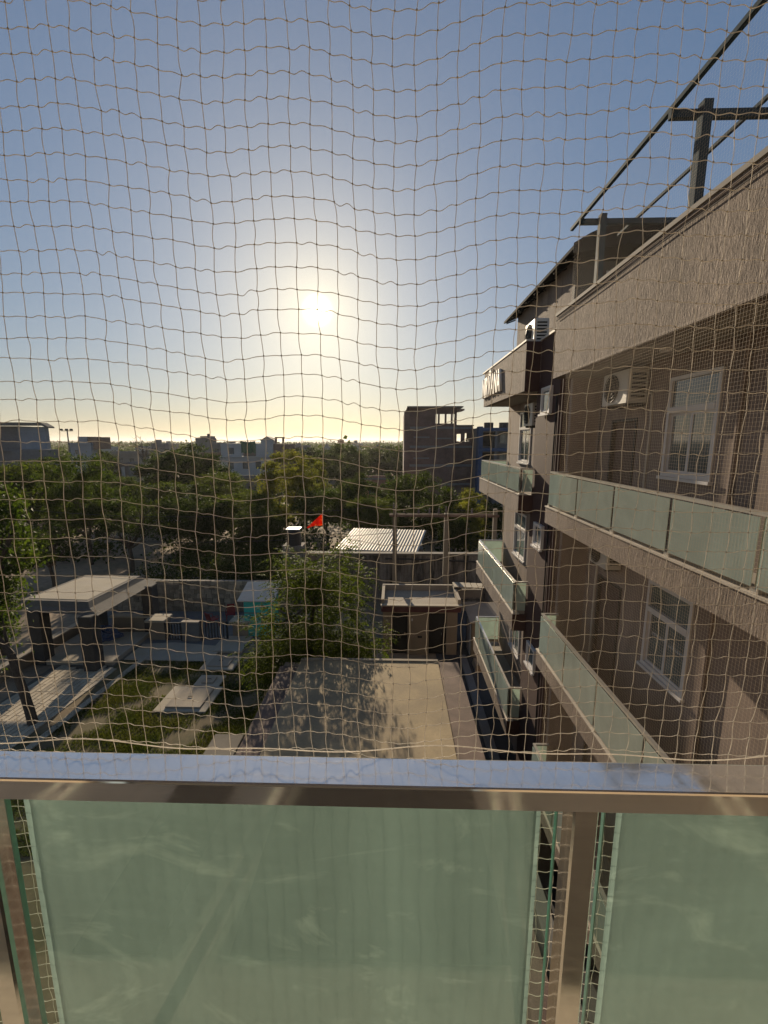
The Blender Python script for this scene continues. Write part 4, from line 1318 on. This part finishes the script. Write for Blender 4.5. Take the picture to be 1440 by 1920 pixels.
# the neem-like tree beside the terrace: drooping compound leaves
def frond_tree(seed, n_fr, cl, sizes, flen, nleaf, lsz, leaf):
    rs = np.random.default_rng(seed)
    idx = rs.integers(0, len(cl), n_fr)
    d = unit(rs.normal(size=(n_fr, 3)))
    base = cl[idx] + d * sizes[idx][:, None] * rs.uniform(.2, 1.0, (n_fr, 1))
    out = unit(d * np.array([1, 1, .75]) + rs.normal(0, .35, (n_fr, 3)))
    L = flen * rs.uniform(.6, 1.25, n_fr)
    side = unit(np.cross(out, np.array([0, 0, 1.0])))
    V = []
    for k in range(nleaf):
        s = (k + 1) / nleaf
        p = base + out * (L * s)[:, None] + np.array([0, 0, -1.0]) * (L * .38 * s * s)[:, None]
        for sg_ in (-1, 1):
            dr = side * sg_ + out * .55 + np.array([0, 0, -.45])
            V.append(leaf_quads(rs, p, lsz * (1 - .35 * abs(s - .4)), .34, .8, dr, .06))
    v = np.concatenate(V)
    me = np_mesh('crown', v, np.arange(len(v)).reshape(-1, 4)); me.materials.append(leaf)
    return me


nt_ = thing('tree', 'feathery drooping tree overhanging the far left corner of the pale terrace', 'tree', (-3.6, 13.9, 0))
rs = np.random.default_rng(5)
ncl = 62
main = crown_clusters(rs, ncl, (1.0, .1, 4.15), (1.95, 1.65, 2.6), .55, .3, .9)
low = crown_clusters(rs, 44, (.5, -.2, 2.2), (2.3, 1.4, 1.2), .3, .25, .95)
cl = np.vstack([main, low])
cl = cl[(cl[:, 2] > .5)]
szs = rs.uniform(.35, .75, len(cl))
me = frond_tree(6, 4700, cl, szs, .42, 6, .12, m_leaf_n)
o = bpy.data.objects.new('crown', me); COL.objects.link(o); o.parent = nt_
mb = MB()
f1 = limb(mb, (0, 0, -.1), (.5, .1, 2.4), .15, .11, rs, 0, 6, 8)[-1]
f2 = limb(mb, f1, (.8, .1, 4.4), .10, .06, rs, 0, 5, 6)[-1]
for i in rs.permutation(len(cl))[:44]:
    s = f1 if cl[i][2] < 3.4 else f2
    limb(mb, s, cl[i], .05, .012, rs, .08, 5, 4)
me = bpy.data.meshes.new('trunk'); me.from_pydata(mb.v, [], mb.f); me.materials.append(m_bark)
o = bpy.data.objects.new('trunk', me); COL.objects.link(o); o.parent = nt_

# broad-leaved tree at the left edge with a leaning trunk
lt = thing('tree', 'broad leaved tree with leaning dark trunk at the left edge', 'tree', (-12.9, 13.3, 0))
rs = np.random.default_rng(15)
cl = np.vstack([crown_clusters(rs, 46, (-1.6, .6, 6.2), (1.3, 1.5, 2.7), .4, .3, .95), crown_clusters(rs, 16, (-1.9, .4, 3.2), (.7, .9, 1.5), .3, .3, .9)])
szs = rs.uniform(.25, .6, len(cl))
idx = rs.integers(0, len(cl), 9000)
pos = cl[idx] + rs.normal(size=(9000, 3)) * szs[idx][:, None] * .62
v = leaf_quads(rs, pos, .165, .5, .5, np.tile(np.array([[0, 0, -.8]]), (9000, 1)) + rs.normal(0, .8, (9000, 3)), .1)
me = np_mesh('crown', v, np.arange(len(v)).reshape(-1, 4)); me.materials.append(m_leaf_b)
o = bpy.data.objects.new('crown', me); COL.objects.link(o); o.parent = lt
mb = MB()
f1 = (-.62, .2, 2.6)
mb.tube([(0, 0, -.1), (-.08, .02, .5), (-.25, .06, 1.3), (-.47, .13, 2.0), f1], [.17, .155, .145, .13, .12], 9)
f2 = limb(mb, f1, (-1.0, .5, 5.6), .11, .06, rs, 0, 6, 6)[-1]
for i in rs.permutation(len(cl))[:36]:
    s = f1 if cl[i][2] < 4.6 else f2
    limb(mb, s, cl[i], .05, .012, rs, .06, 5, 4)
me = bpy.data.meshes.new('trunk'); me.from_pydata(mb.v, [], mb.f); me.materials.append(m_bark)
o = bpy.data.objects.new('trunk', me); COL.objects.link(o); o.parent = lt

# undergrowth and the far wood: masses nobody could count
def clump_mass(name, seed, n, pos_fn, per, size_fn, leaf_fn, mat, label):
    rs = np.random.default_rng(seed)
    x, y, hgt = pos_fn(rs, n)
    idx = np.repeat(np.arange(n), per)
    d = unit(rs.normal(size=(len(idx), 3)))
    rad = rs.uniform(.3, 1, len(idx)) ** .5
    sz = size_fn(y)[idx]
    p = np.c_[x[idx] + d[:, 0] * rad * sz, y[idx] + d[:, 1] * rad * sz, hgt[idx] * (.5 + .5 * d[:, 2] * rad)]
    v = leaf_quads(rs, p, leaf_fn(y)[idx], .7, .3)
    me = np_mesh(name, v, np.arange(len(v)).reshape(-1, 4))
    return tag(link(name, me, mat), label, 'vegetation', kind='stuff')


def far_pos(rs, n):
    y = 112 + 1100 * rs.uniform(0, 1, n) ** 1.8
    x = rs.uniform(-1.05, .62, n) * y
    return x, y, rs.uniform(3.2, 6.8, n) + np.maximum(0, rs.normal(0, 1.9, n))


clump_mass('woodland', 91, 2600, far_pos, 26, lambda y: 2.2 + y * .009, lambda y: .9 + y * .0045, m_leaf_d, 'far scrub woodland stretching to the horizon')


def mid_pos(rs, n):
    y = rs.uniform(31, 112, n)
    x = rs.uniform(-1.05, .42, n) * y
    k = ~((x > 1) & (x < 20) & (y > 60) & (y < 84)) & ~((x > -43) & (x < -28) & (y > 93)) & ~((x < -17) & (x > -24) & (y < 37))
    k &= ~((x > -4.5) & (x < 3) & (y < 33))
    x, y = x[k], y[k]
    need = n - len(x)
    x = np.r_[x, np.full(need, -60.0)]; y = np.r_[y, np.linspace(50, 60, need)]
    return x, y, rs.uniform(1.0, 3.2, n)


clump_mass('undergrowth', 92, 620, mid_pos, 60, lambda y: 1.1 + y * .012, lambda y: .22 + y * .004, m_leaf_d, 'low dark undergrowth between the trees')


def hedge_pos(rs, n):
    x = rs.uniform(-30, -6.0, n); y = np.where(np.arange(n) % 2, rs.uniform(30.5, 34.5, n), rs.uniform(24.9, 28.5, n))
    k = (x < -22.5) & (x > -25); x = np.where(k, -10, x)
    k2 = (x < -17.5); x = np.where(k2, rs.uniform(-17, -6.5, n), x)
    return x, y, np.where(y > 29, rs.uniform(1.8, 3.4, n), rs.uniform(1.6, 2.9, n))


clump_mass('hedge', 93, 190, hedge_pos, 130, lambda y: .9 + y * 0, lambda y: .16 + y * 0, m_leaf_d, 'dark hedge growing behind the stone block wall')

# ------------------------------------------------------------------ the town behind
m_hgrey = surf('house_grey', (0.180, 0.180, 0.186), 0.9, 0.2, .3, 3, 0.1, 0.01, stain=(0.12, 0.12, 0.12), stain_amt=.6, stain_scale=.3)
m_hwhite = surf('house_white', (0.413, 0.413, 0.403), 0.9, 0.1, .3, 3, 0.05, 0.01)
m_hblue = surf('house_pale_blue', (0.240, 0.270, 0.312), 0.9, 0.1, .3, 3, 0.05, 0.01)
m_hbeige = surf('house_beige', (0.252, 0.228, 0.198), 0.9, 0.15, .3, 3, 0.05, 0.01)
m_hbrown = surf('house_brown', (0.20, 0.13, 0.10), 0.9, 0.2, .4, 3, 0.1, 0.01)
m_hlilac = surf('house_lilac', (0.36, 0.33, 0.38), 0.9, 0.1, .3, 3, 0.05, 0.01)
m_hpink = surf('house_pink', (0.42, 0.20, 0.15), 0.9, 0.15, .3, 3, 0.05, 0.01)
m_sblue = surf('strong_blue', (0.032, 0.072, 0.154), 0.8, 0.12, .4, 3, 0.05, 0.01)
m_green = surf('green_shade_cloth', (0.02, 0.11, 0.06), 0.9, 0.25, 1.2, 6, 0.2, 0.02)


def brick_mat():
    m, nt, N, L, out = _nt('raw_brick')
    b = N.new('ShaderNodeBsdfPrincipled'); b.inputs['Roughness'].default_value = .95
    tc = N.new('ShaderNodeTexCoord'); mp = N.new('ShaderNodeMapping'); mp.inputs['Rotation'].default_value = (R(90), 0, 0)
    br = N.new('ShaderNodeTexBrick')
    br.inputs['Color1'].default_value = (0.17, 0.085, 0.065, 1); br.inputs['Color2'].default_value = (0.11, 0.06, 0.05, 1)
    br.inputs['Mortar'].default_value = (0.14, 0.12, 0.11, 1)
    br.inputs['Scale'].default_value = 1.0; br.inputs['Brick Width'].default_value = .24; br.inputs['Row Height'].default_value = .085
    br.inputs['Mortar Size'].default_value = .012
    L.new(tc.outputs['Object'], mp.inputs[0]); L.new(mp.outputs[0], br.inputs[0])
    c = _mix(nt, br.outputs[0], _ramp(nt, _noise(nt, .5, 5), [(0.3, (.6,) * 3), (.7, (1.3,) * 3)]), 1.0, 'MULTIPLY')
    L.new(c, b.inputs['Base Color']); L.new(b.outputs[0], out.inputs[0])
    return m


m_brick = brick_mat()


def house(label, x0, x1, y0, depth, h, mat, wins=(), parapet=.5, roof=None, name='house'):
    """flat roofed house: wall, roof slab, parapet, each window a part with its pane"""
    t = thing(name, label, 'house', ((x0 + x1) / 2, y0, -.02))
    y1 = y0 + depth * .4
    wall_y(MB(), y0, y0 + .3, x0, x1, -.02, h, [(a, b_, c_, d) for a, b_, c_, d in wins]).build('wall', mat, t)
    MB().box(x0, x0 + .3, y0 + .301, y1, -.02, h).box(x1 - .3, x1, y0 + .301, y1, -.02, h).box(x0 + .301, x1 - .301, y1 - .3, y1, -.02, h).build('side_wall', mat, t)
    MB().box(x0 - .25, x1 + .25, y0 - .35, y1 + .2, h + .002, h + .18).build('roof', roof or mat, t)
    if parapet:
        MB().box(x0, x1, y0, y0 + .2, h + .182, h + .18 + parapet).box(x0, x0 + .2, y0 + .201, y1, h + .182, h + .18 + parapet).box(x1 - .2, x1, y0 + .201, y1, h + .182, h + .18 + parapet).build('roof_parapet', mat, t)
    for a, b_, c_, d in wins:
        w_ = MB().box(a, b_, y0 + .05, y0 + .12, c_, c_ + .1).box(a, b_, y0 + .05, y0 + .12, d - .1, d).box(a, a + .1, y0 + .05, y0 + .12, c_ + .1, d - .1).box(b_ - .1, b_, y0 + .05, y0 + .12, c_ + .1, d - .1).build('window', m_dark, t)
        MB().box(a + .1, b_ - .1, y0 + .13, y0 + .16, c_ + .1, d - .1).build('pane', m_pane, w_)
        MB().box(a - .12, b_ + .12, y0 - .22, y0 - .002, d + .08, d + .18).build('sunshade', mat, w_)
    return t


# grey concrete building, far left
hb = house('large bare grey concrete building with overhanging roof at the left edge', -66, -54.2, 60, 14, 8.6, m_hgrey, [(-62, -60.6, 3, 4.4), (-58, -56.6, 3, 4.4)], 0)
MB().box(-64, -54.3, 60.6, 63, 8.79, 12.2).build('upper_storey', m_hgrey, hb)
MB().box(-54.297, -50.3, 60.3, 61.0, 6.5, 12.1).build('side_wing', m_hblue, hb)
MB().prism([(-66.5, 59.2, 12.25), (-50.2, 59.6, 12.25), (-49.4, 59.8, 11.9), (-49.4, 59.8, 12.1), (-50.2, 59.6, 12.65), (-66.5, 59.2, 12.85)], (0, 1.2, 0)).build('roof_overhang', m_conc_dk, hb)
MB().box(-54.0, -48.5, 58.5, 60.2, -.02, 8.9).build('annex_wall', m_hgrey, hb)
hp2 = house('pale blue house with dark unfinished upper floor', -85.6, -79.9, 110, 8, 9.2, m_hblue, [(-84.3, -83.5, 6.8, 7.8)], .3)
MB().box(-83.6, -81.2, 110.5, 116, 9.7, 11.3).build('stair_head', m_hblue, hp2)
MB().box(-81.1, -78.6, 110.8, 116, 8.0, 11.2).build('brick_block', m_hbrown, hp2)
house('tiny white house on the skyline right of the pale blue one', -105.5, -101, 150, 7, 7.6, m_hwhite, [(-104, -103, 5.4, 6.6)], .4)
house('tiny far white cube house on the skyline near the bare tree', -97, -92.5, 160, 6, 7.6, m_hwhite, [(-96, -95, 5.5, 6.6), (-94.4, -93.4, 5.5, 6.6)], .4)
hc = house('grey house with white columns below the bare tree', -57.5, -50.0, 78, 8, 5.7, m_hgrey, [(-56.6, -55.4, 3.3, 5.0)], .3)
for x in (-54, -52.2, -50.4):
    MB().box(x - .2, x + .2, 76.8, 77.2, 0, 5.4).build('column', m_hwhite, hc)
house('beige plastered house left of the bare tree', -64.5, -57.5, 95, 8, 7.2, m_hbeige, [(-63, -62, 4.8, 6.2), (-60.4, -59.4, 4.8, 6.2)], .5)
ht = house('grey house with stepped water tank tower on the skyline', -61.5, -56.3, 130, 8, 10.4, m_hgrey, [(-60.5, -59.3, 7.4, 8.8)], .5)
MB().box(-60.4, -57.4, 131, 135, 10.59, 11.7).build('tank_room', m_hgrey, ht)
MB().cyl((-58.6, 133, 11.702), .45, .7, 12).build('tank', m_black, ht)
house('low brown brick house left of the white house', -48.5, -42.6, 104, 8, 6.9, m_hbrown, [(-47.5, -46.4, 4.2, 5.6)], .3)
house('grey house with pillar behind the brown low house', -51.0, -46.6, 116, 8, 9.0, m_hgrey, [(-49.7, -48.6, 6.6, 8.0)], .5)
hw = house('white two storey house with green shade cloth and small gable on its roof', -41.6, -29.0, 100, 10, 6.3, m_hwhite, [(-39.8, -38.5, 3.6, 5.2), (-36.3, -35.0, 3.6, 5.2), (-33.2, -31.9, 3.6, 5.2)], 0)
wall_y(MB(), 100.6, 100.9, -41.6, -36.6, 6.49, 9.5, [(-39.8, -38.4, 7.0, 8.6)]).box(-33.2, -29.0, 100.6, 100.9, 6.49, 9.5).build('upper_wall', m_hwhite, hw)
MB().box(-39.7, -38.5, 100.72, 100.78, 7.1, 8.5).build('pane', m_pane, hw)
MB().box(-36.6, -33.2, 101.6, 101.8, 6.49, 9.5).build('terrace_wall', m_hgrey, hw)
MB().box(-41.6, -29.0, 101.81, 109, 9.0, 9.52).build('upper_roof', m_hwhite, hw)
nv_ = 10; mb = MB()
for i in range(nv_):
    x = -36.65 + 3.5 * i / (nv_ - 1)
    for z, dy in ((10.15 - .25 * math.sin(math.pi * i / 9), 0), (8.9, .1), (7.2 + (.35 if i % 3 == 1 else 0), .05)):
        mb.v.append((x, 100.35 + dy + .12 * math.sin(i * 1.9 + z), z))
for i in range(nv_ - 1):
    for k in range(2):
        a = i * 3 + k
        mb.f.append((a, a + 1, a + 4, a + 3))
mb.build('shade_cloth', m_green, hw)
MB().prism([(-32.0, 101.0, 9.53), (-29.0, 101.0, 9.53), (-29.0, 101.0, 10.3), (-30.5, 101.0, 11.0), (-32.0, 101.0, 10.3)], (0, 3, 0)).build('gable_room', m_hwhite, hw)
MB().prism([(-32.3, 100.8, 10.25), (-30.5, 100.8, 11.1), (-28.7, 100.8, 10.25), (-30.5, 100.8, 11.25)], (0, 3.4, 0)).build('gable_roof', m_hgrey, hw)
MB().box(-28.6, -28.2, 101, 101.4, 9.5, 10.9).box(-26.9, -26.5, 101, 101.4, 9.5, 10.9).box(-28.6, -26.5, 100.9, 101.5, 10.902, 11.1).box(-28.9, -25.0, 100.5, 106, -.02, 9.45).build('roof_frame', m_hbrown, hw)
house('flat grey shed in front of the white house', -29.6, -23.0, 72, 6, 3.7, m_hgrey, (), .4, m_hbeige)
hl = house('small lilac walled house with white box on its wall', -31.5, -26.5, 52, 6, 4.0, m_hlilac, [(-30.6, -29.8, 2.0, 3.3)], .25, m_hbeige)
MB().box(-28.2, -27.5, 51.7, 51.998, 2.5, 3.1).build('wall_box', m_white, hl)
house('distant white house among trees right of centre', -13.2, -8.8, 121, 7, 5.9, m_hwhite, [(-12.2, -11.2, 3.4, 4.8)], .3)
house('low pink walled house left of the unfinished brick building', -5.0, -0.3, 62, 6, 4.5, m_hpink, [(-3.9, -2.8, 2.2, 3.4)], .35, m_hbeige)

# tiny far houses along the skyline that nothing tells apart
for i, (px_, y_) in enumerate([(-.62, 190), (-.55, 230), (-.50, 175), (-.44, 210), (-.36, 240), (-.30, 200), (-.24, 180), (-.17, 230), (-.10, 260), (-.05, 210), (-.58, 150), (-.40, 165)]):
    x_ = px_ * y_; w_ = 5 + (i * 37 % 5); hh = 6.6 + (i * 53 % 7) * .42
    o = house('tiny pale flat roofed house far off along the skyline', x_, x_ + w_, y_, 6, hh, (m_hwhite, m_hbeige, m_hgrey, m_hblue)[i % 4], [(x_ + 1, x_ + 2.1, hh - 2.4, hh - 1.0), (x_ + w_ - 2.2, x_ + w_ - 1.1, hh - 2.4, hh - 1.0)], .5)
    o['group'] = 'tiny far houses along the skyline'
    MB().box(x_ + 1.0, x_ + 2.8, y_ + .8, y_ + 2.0, hh + .19, hh + 1.5 + (i % 3) * .5).build('stair_head', m_hgrey, o)

# unfinished brick building
ub = thing('unfinished_building', 'tall unfinished brick building with open window holes on the skyline', 'building', (7, 70, 0))
holes = [(6.6, 7.4, 13.2, 14.2), (7.6, 8.4, 12.9, 14.2), (8.7, 9.4, 13.2, 14.3)]
wall_y(MB(), 70, 70.25, 2.4, 9.95, -.02, 15.4, [(6.55, 9.6, 12.9, 14.4)]).build('front_wall', m_brick, ub)
for x in (6.9, 8.0, 9.0):
    MB().box(x, x + .3, 70.02, 70.22, 12.9, 14.4).build('pier', m_hbrown, ub)
MB().box(1.45, 1.7, 71.2, 80, -.02, 14.6).build('side_wall', m_brick, ub)
MB().prism([(1.45, 71.15, -.02), (2.38, 70.05, -.02), (2.38, 70.05, 15.3), (1.45, 71.15, 14.9)], (.2, .2, 0)).build('corner_wall', m_brick, ub)
wall_y(MB(), 79.8, 80, 2.0, 12.6, -.02, 12.6, [(9.7, 10.9, 10.0, 11.4), (11.4, 12.4, 10.0, 11.4)]).build('rear_wall', m_brick, ub)
MB().box(2.0, 6.4, 79.7, 79.9, 12.61, 15.3).build('rear_wall', m_brick, ub)
wall_y(MB(), 70.5, 70.75, 9.96, 12.7, -.02, 12.5, [(9.98, 10.75, 10.0, 11.35), (11.4, 12.3, 10.0, 11.35)]).build('front_wall', m_brick, ub)
MB().box(1.9, 10.9, 69.6, 80, 15.42, 15.62).build('roof', m_conc_dk, ub)
MB().prism([(9.97, 69.7, 14.7), (11.1, 69.7, 14.95), (11.1, 69.7, 15.2), (9.97, 69.7, 15.2)], (0, 3, 0)).build('roof_lip', m_hbrown, ub)
for z in (12.4, 9.35, 6.3, 3.2):
    MB().box(2.39, 9.96, 69.93, 69.997, z - .38, z).build('floor_band', m_hgrey, ub)
    MB().box(9.965, 12.72, 70.43, 70.497, z - .38, z - .02).build('floor_band', m_hgrey, ub)
MB().box(9.96, 12.8, 70.3, 80, 12.51, 12.68).build('lower_roof', m_conc_dk, ub)
for (x, z) in ((3.0, 10.6), (3.0, 7.2), (3.1, 4.2), (6.5, 10.4)):
    MB().box(x, x + 2.6, 69.95, 69.998, z, z + .22).build('lintel', m_hgrey, ub)

bb = thing('blue_building', 'blue and grey building with open balconies right of the brick one', 'building', (16, 66, 0))
MB().box(12.9, 19.5, 68.0, 78, -.02, 12.1).build('core', m_hgrey, bb)
MB().box(12.85, 13.5, 66.2, 67.98, -.02, 12.3).build('pillar', m_sblue, bb)
MB().box(15.4, 15.7, 66.3, 67.97, -.02, 12.1).build('pillar', m_hgrey, bb)
for z in (12.1, 9.0, 5.9, 2.9):
    MB().box(13.51, 19.5, 66.2, 67.99, z - .5, z).build('floor_slab', m_sblue if z > 8 else m_hblue, bb)
for z in (9.3, 6.2, 3.2):
    MB().box(13.6, 15.2, 67.9, 67.995, z, z + 2.1).build('opening', m_dark, bb)
    o = MB().box(16.4, 18.4, 67.9, 67.995, z + .3, z + 2.0).build('window', m_hbeige, bb)
    MB().box(16.6, 17.3, 67.85, 67.898, z + .5, z + 1.8).build('pane', m_pane, o)
for x in (15.0, 17.4):
    MB().cyl((x, 69.5, 12.101), .75, .9, 14).build('roof_tank', m_black, bb)

# floodlight mast and distant water tower
ms = thing('light_mast', 'thin floodlight mast beside the grey concrete building', 'mast', (-54.6, 70, 0))
MB().tube([(-54.6, 70, 0), (-54.6, 70, 12.0)], [.18, .09], 8).build('mast_pole', m_hgrey, ms)
MB().box(-55.6, -53.6, 69.95, 70.05, 11.7, 11.8).build('cross_arm', m_black, ms)
for x in (-55.6, -54.7, -53.9):
    MB().box(x, x + .35, 69.6, 69.94, 11.82, 12.1, (0, 0, .08, .0)).build('lamp', m_black, ms)
wt = thing('water_tower', 'small distant water tower on the skyline right of centre', 'tower', (-51, 400, 0))
MB().tube([(-51, 400, 8.5), (-51, 400, 9.0), (-51, 400, 11.6), (-51, 400, 12.4)], [2.2, 3.0, 3.0, .8], 16).build('tank', m_hpink, wt)
for a in range(6):
    MB().tube([(-51 + 2.2 * math.cos(a * 1.047), 400 + 2.2 * math.sin(a * 1.047), -.5), (-51 + 1.9 * math.cos(a * 1.047), 400 + 1.9 * math.sin(a * 1.047), 8.6)], .25, 6).build('leg', m_hgrey, wt)

# faint range of hills
mb = MB(); n = 60
for i in range(n):
    x = -5200 + 8000 * i / (n - 1)
    z = 10 + 26 * max(0, math.sin(i * .23 + .4)) + 10 * math.sin(i * .71) + 6 * math.sin(i * 1.7)
    mb.v += [(x, 6200, -40), (x, 6500 + 50 * math.sin(i), max(2, z)), (x, 7600, -40)]
for i in range(n - 1):
    a = 3 * i
    mb.f += [(a, a + 3, a + 4, a + 1), (a + 1, a + 4, a + 5, a + 2)]
struct('hills', mb, surf('hill_scrub', (0.12, 0.12, 0.09), 0.95, 0.2, .002, .02, 0))

# dusty evening air
hz = MB().box(-6500, 6500, -120, 9500, -46, 62)
hm = bpy.data.materials.new('haze'); hm.use_nodes = True
hm.node_tree.nodes.clear()
ho = hm.node_tree.nodes.new('ShaderNodeOutputMaterial'); hv = hm.node_tree.nodes.new('ShaderNodeVolumePrincipled')
hv.inputs['Color'].default_value = (0.85, 0.84, 0.82, 1); hv.inputs['Density'].default_value = 0.00017; hv.inputs['Anisotropy'].default_value = 0.4
hm.node_tree.links.new(hv.outputs[0], ho.inputs['Volume'])
tag(hz.build('haze', hm), 'thin dusty air over the town', 'haze', kind='stuff')
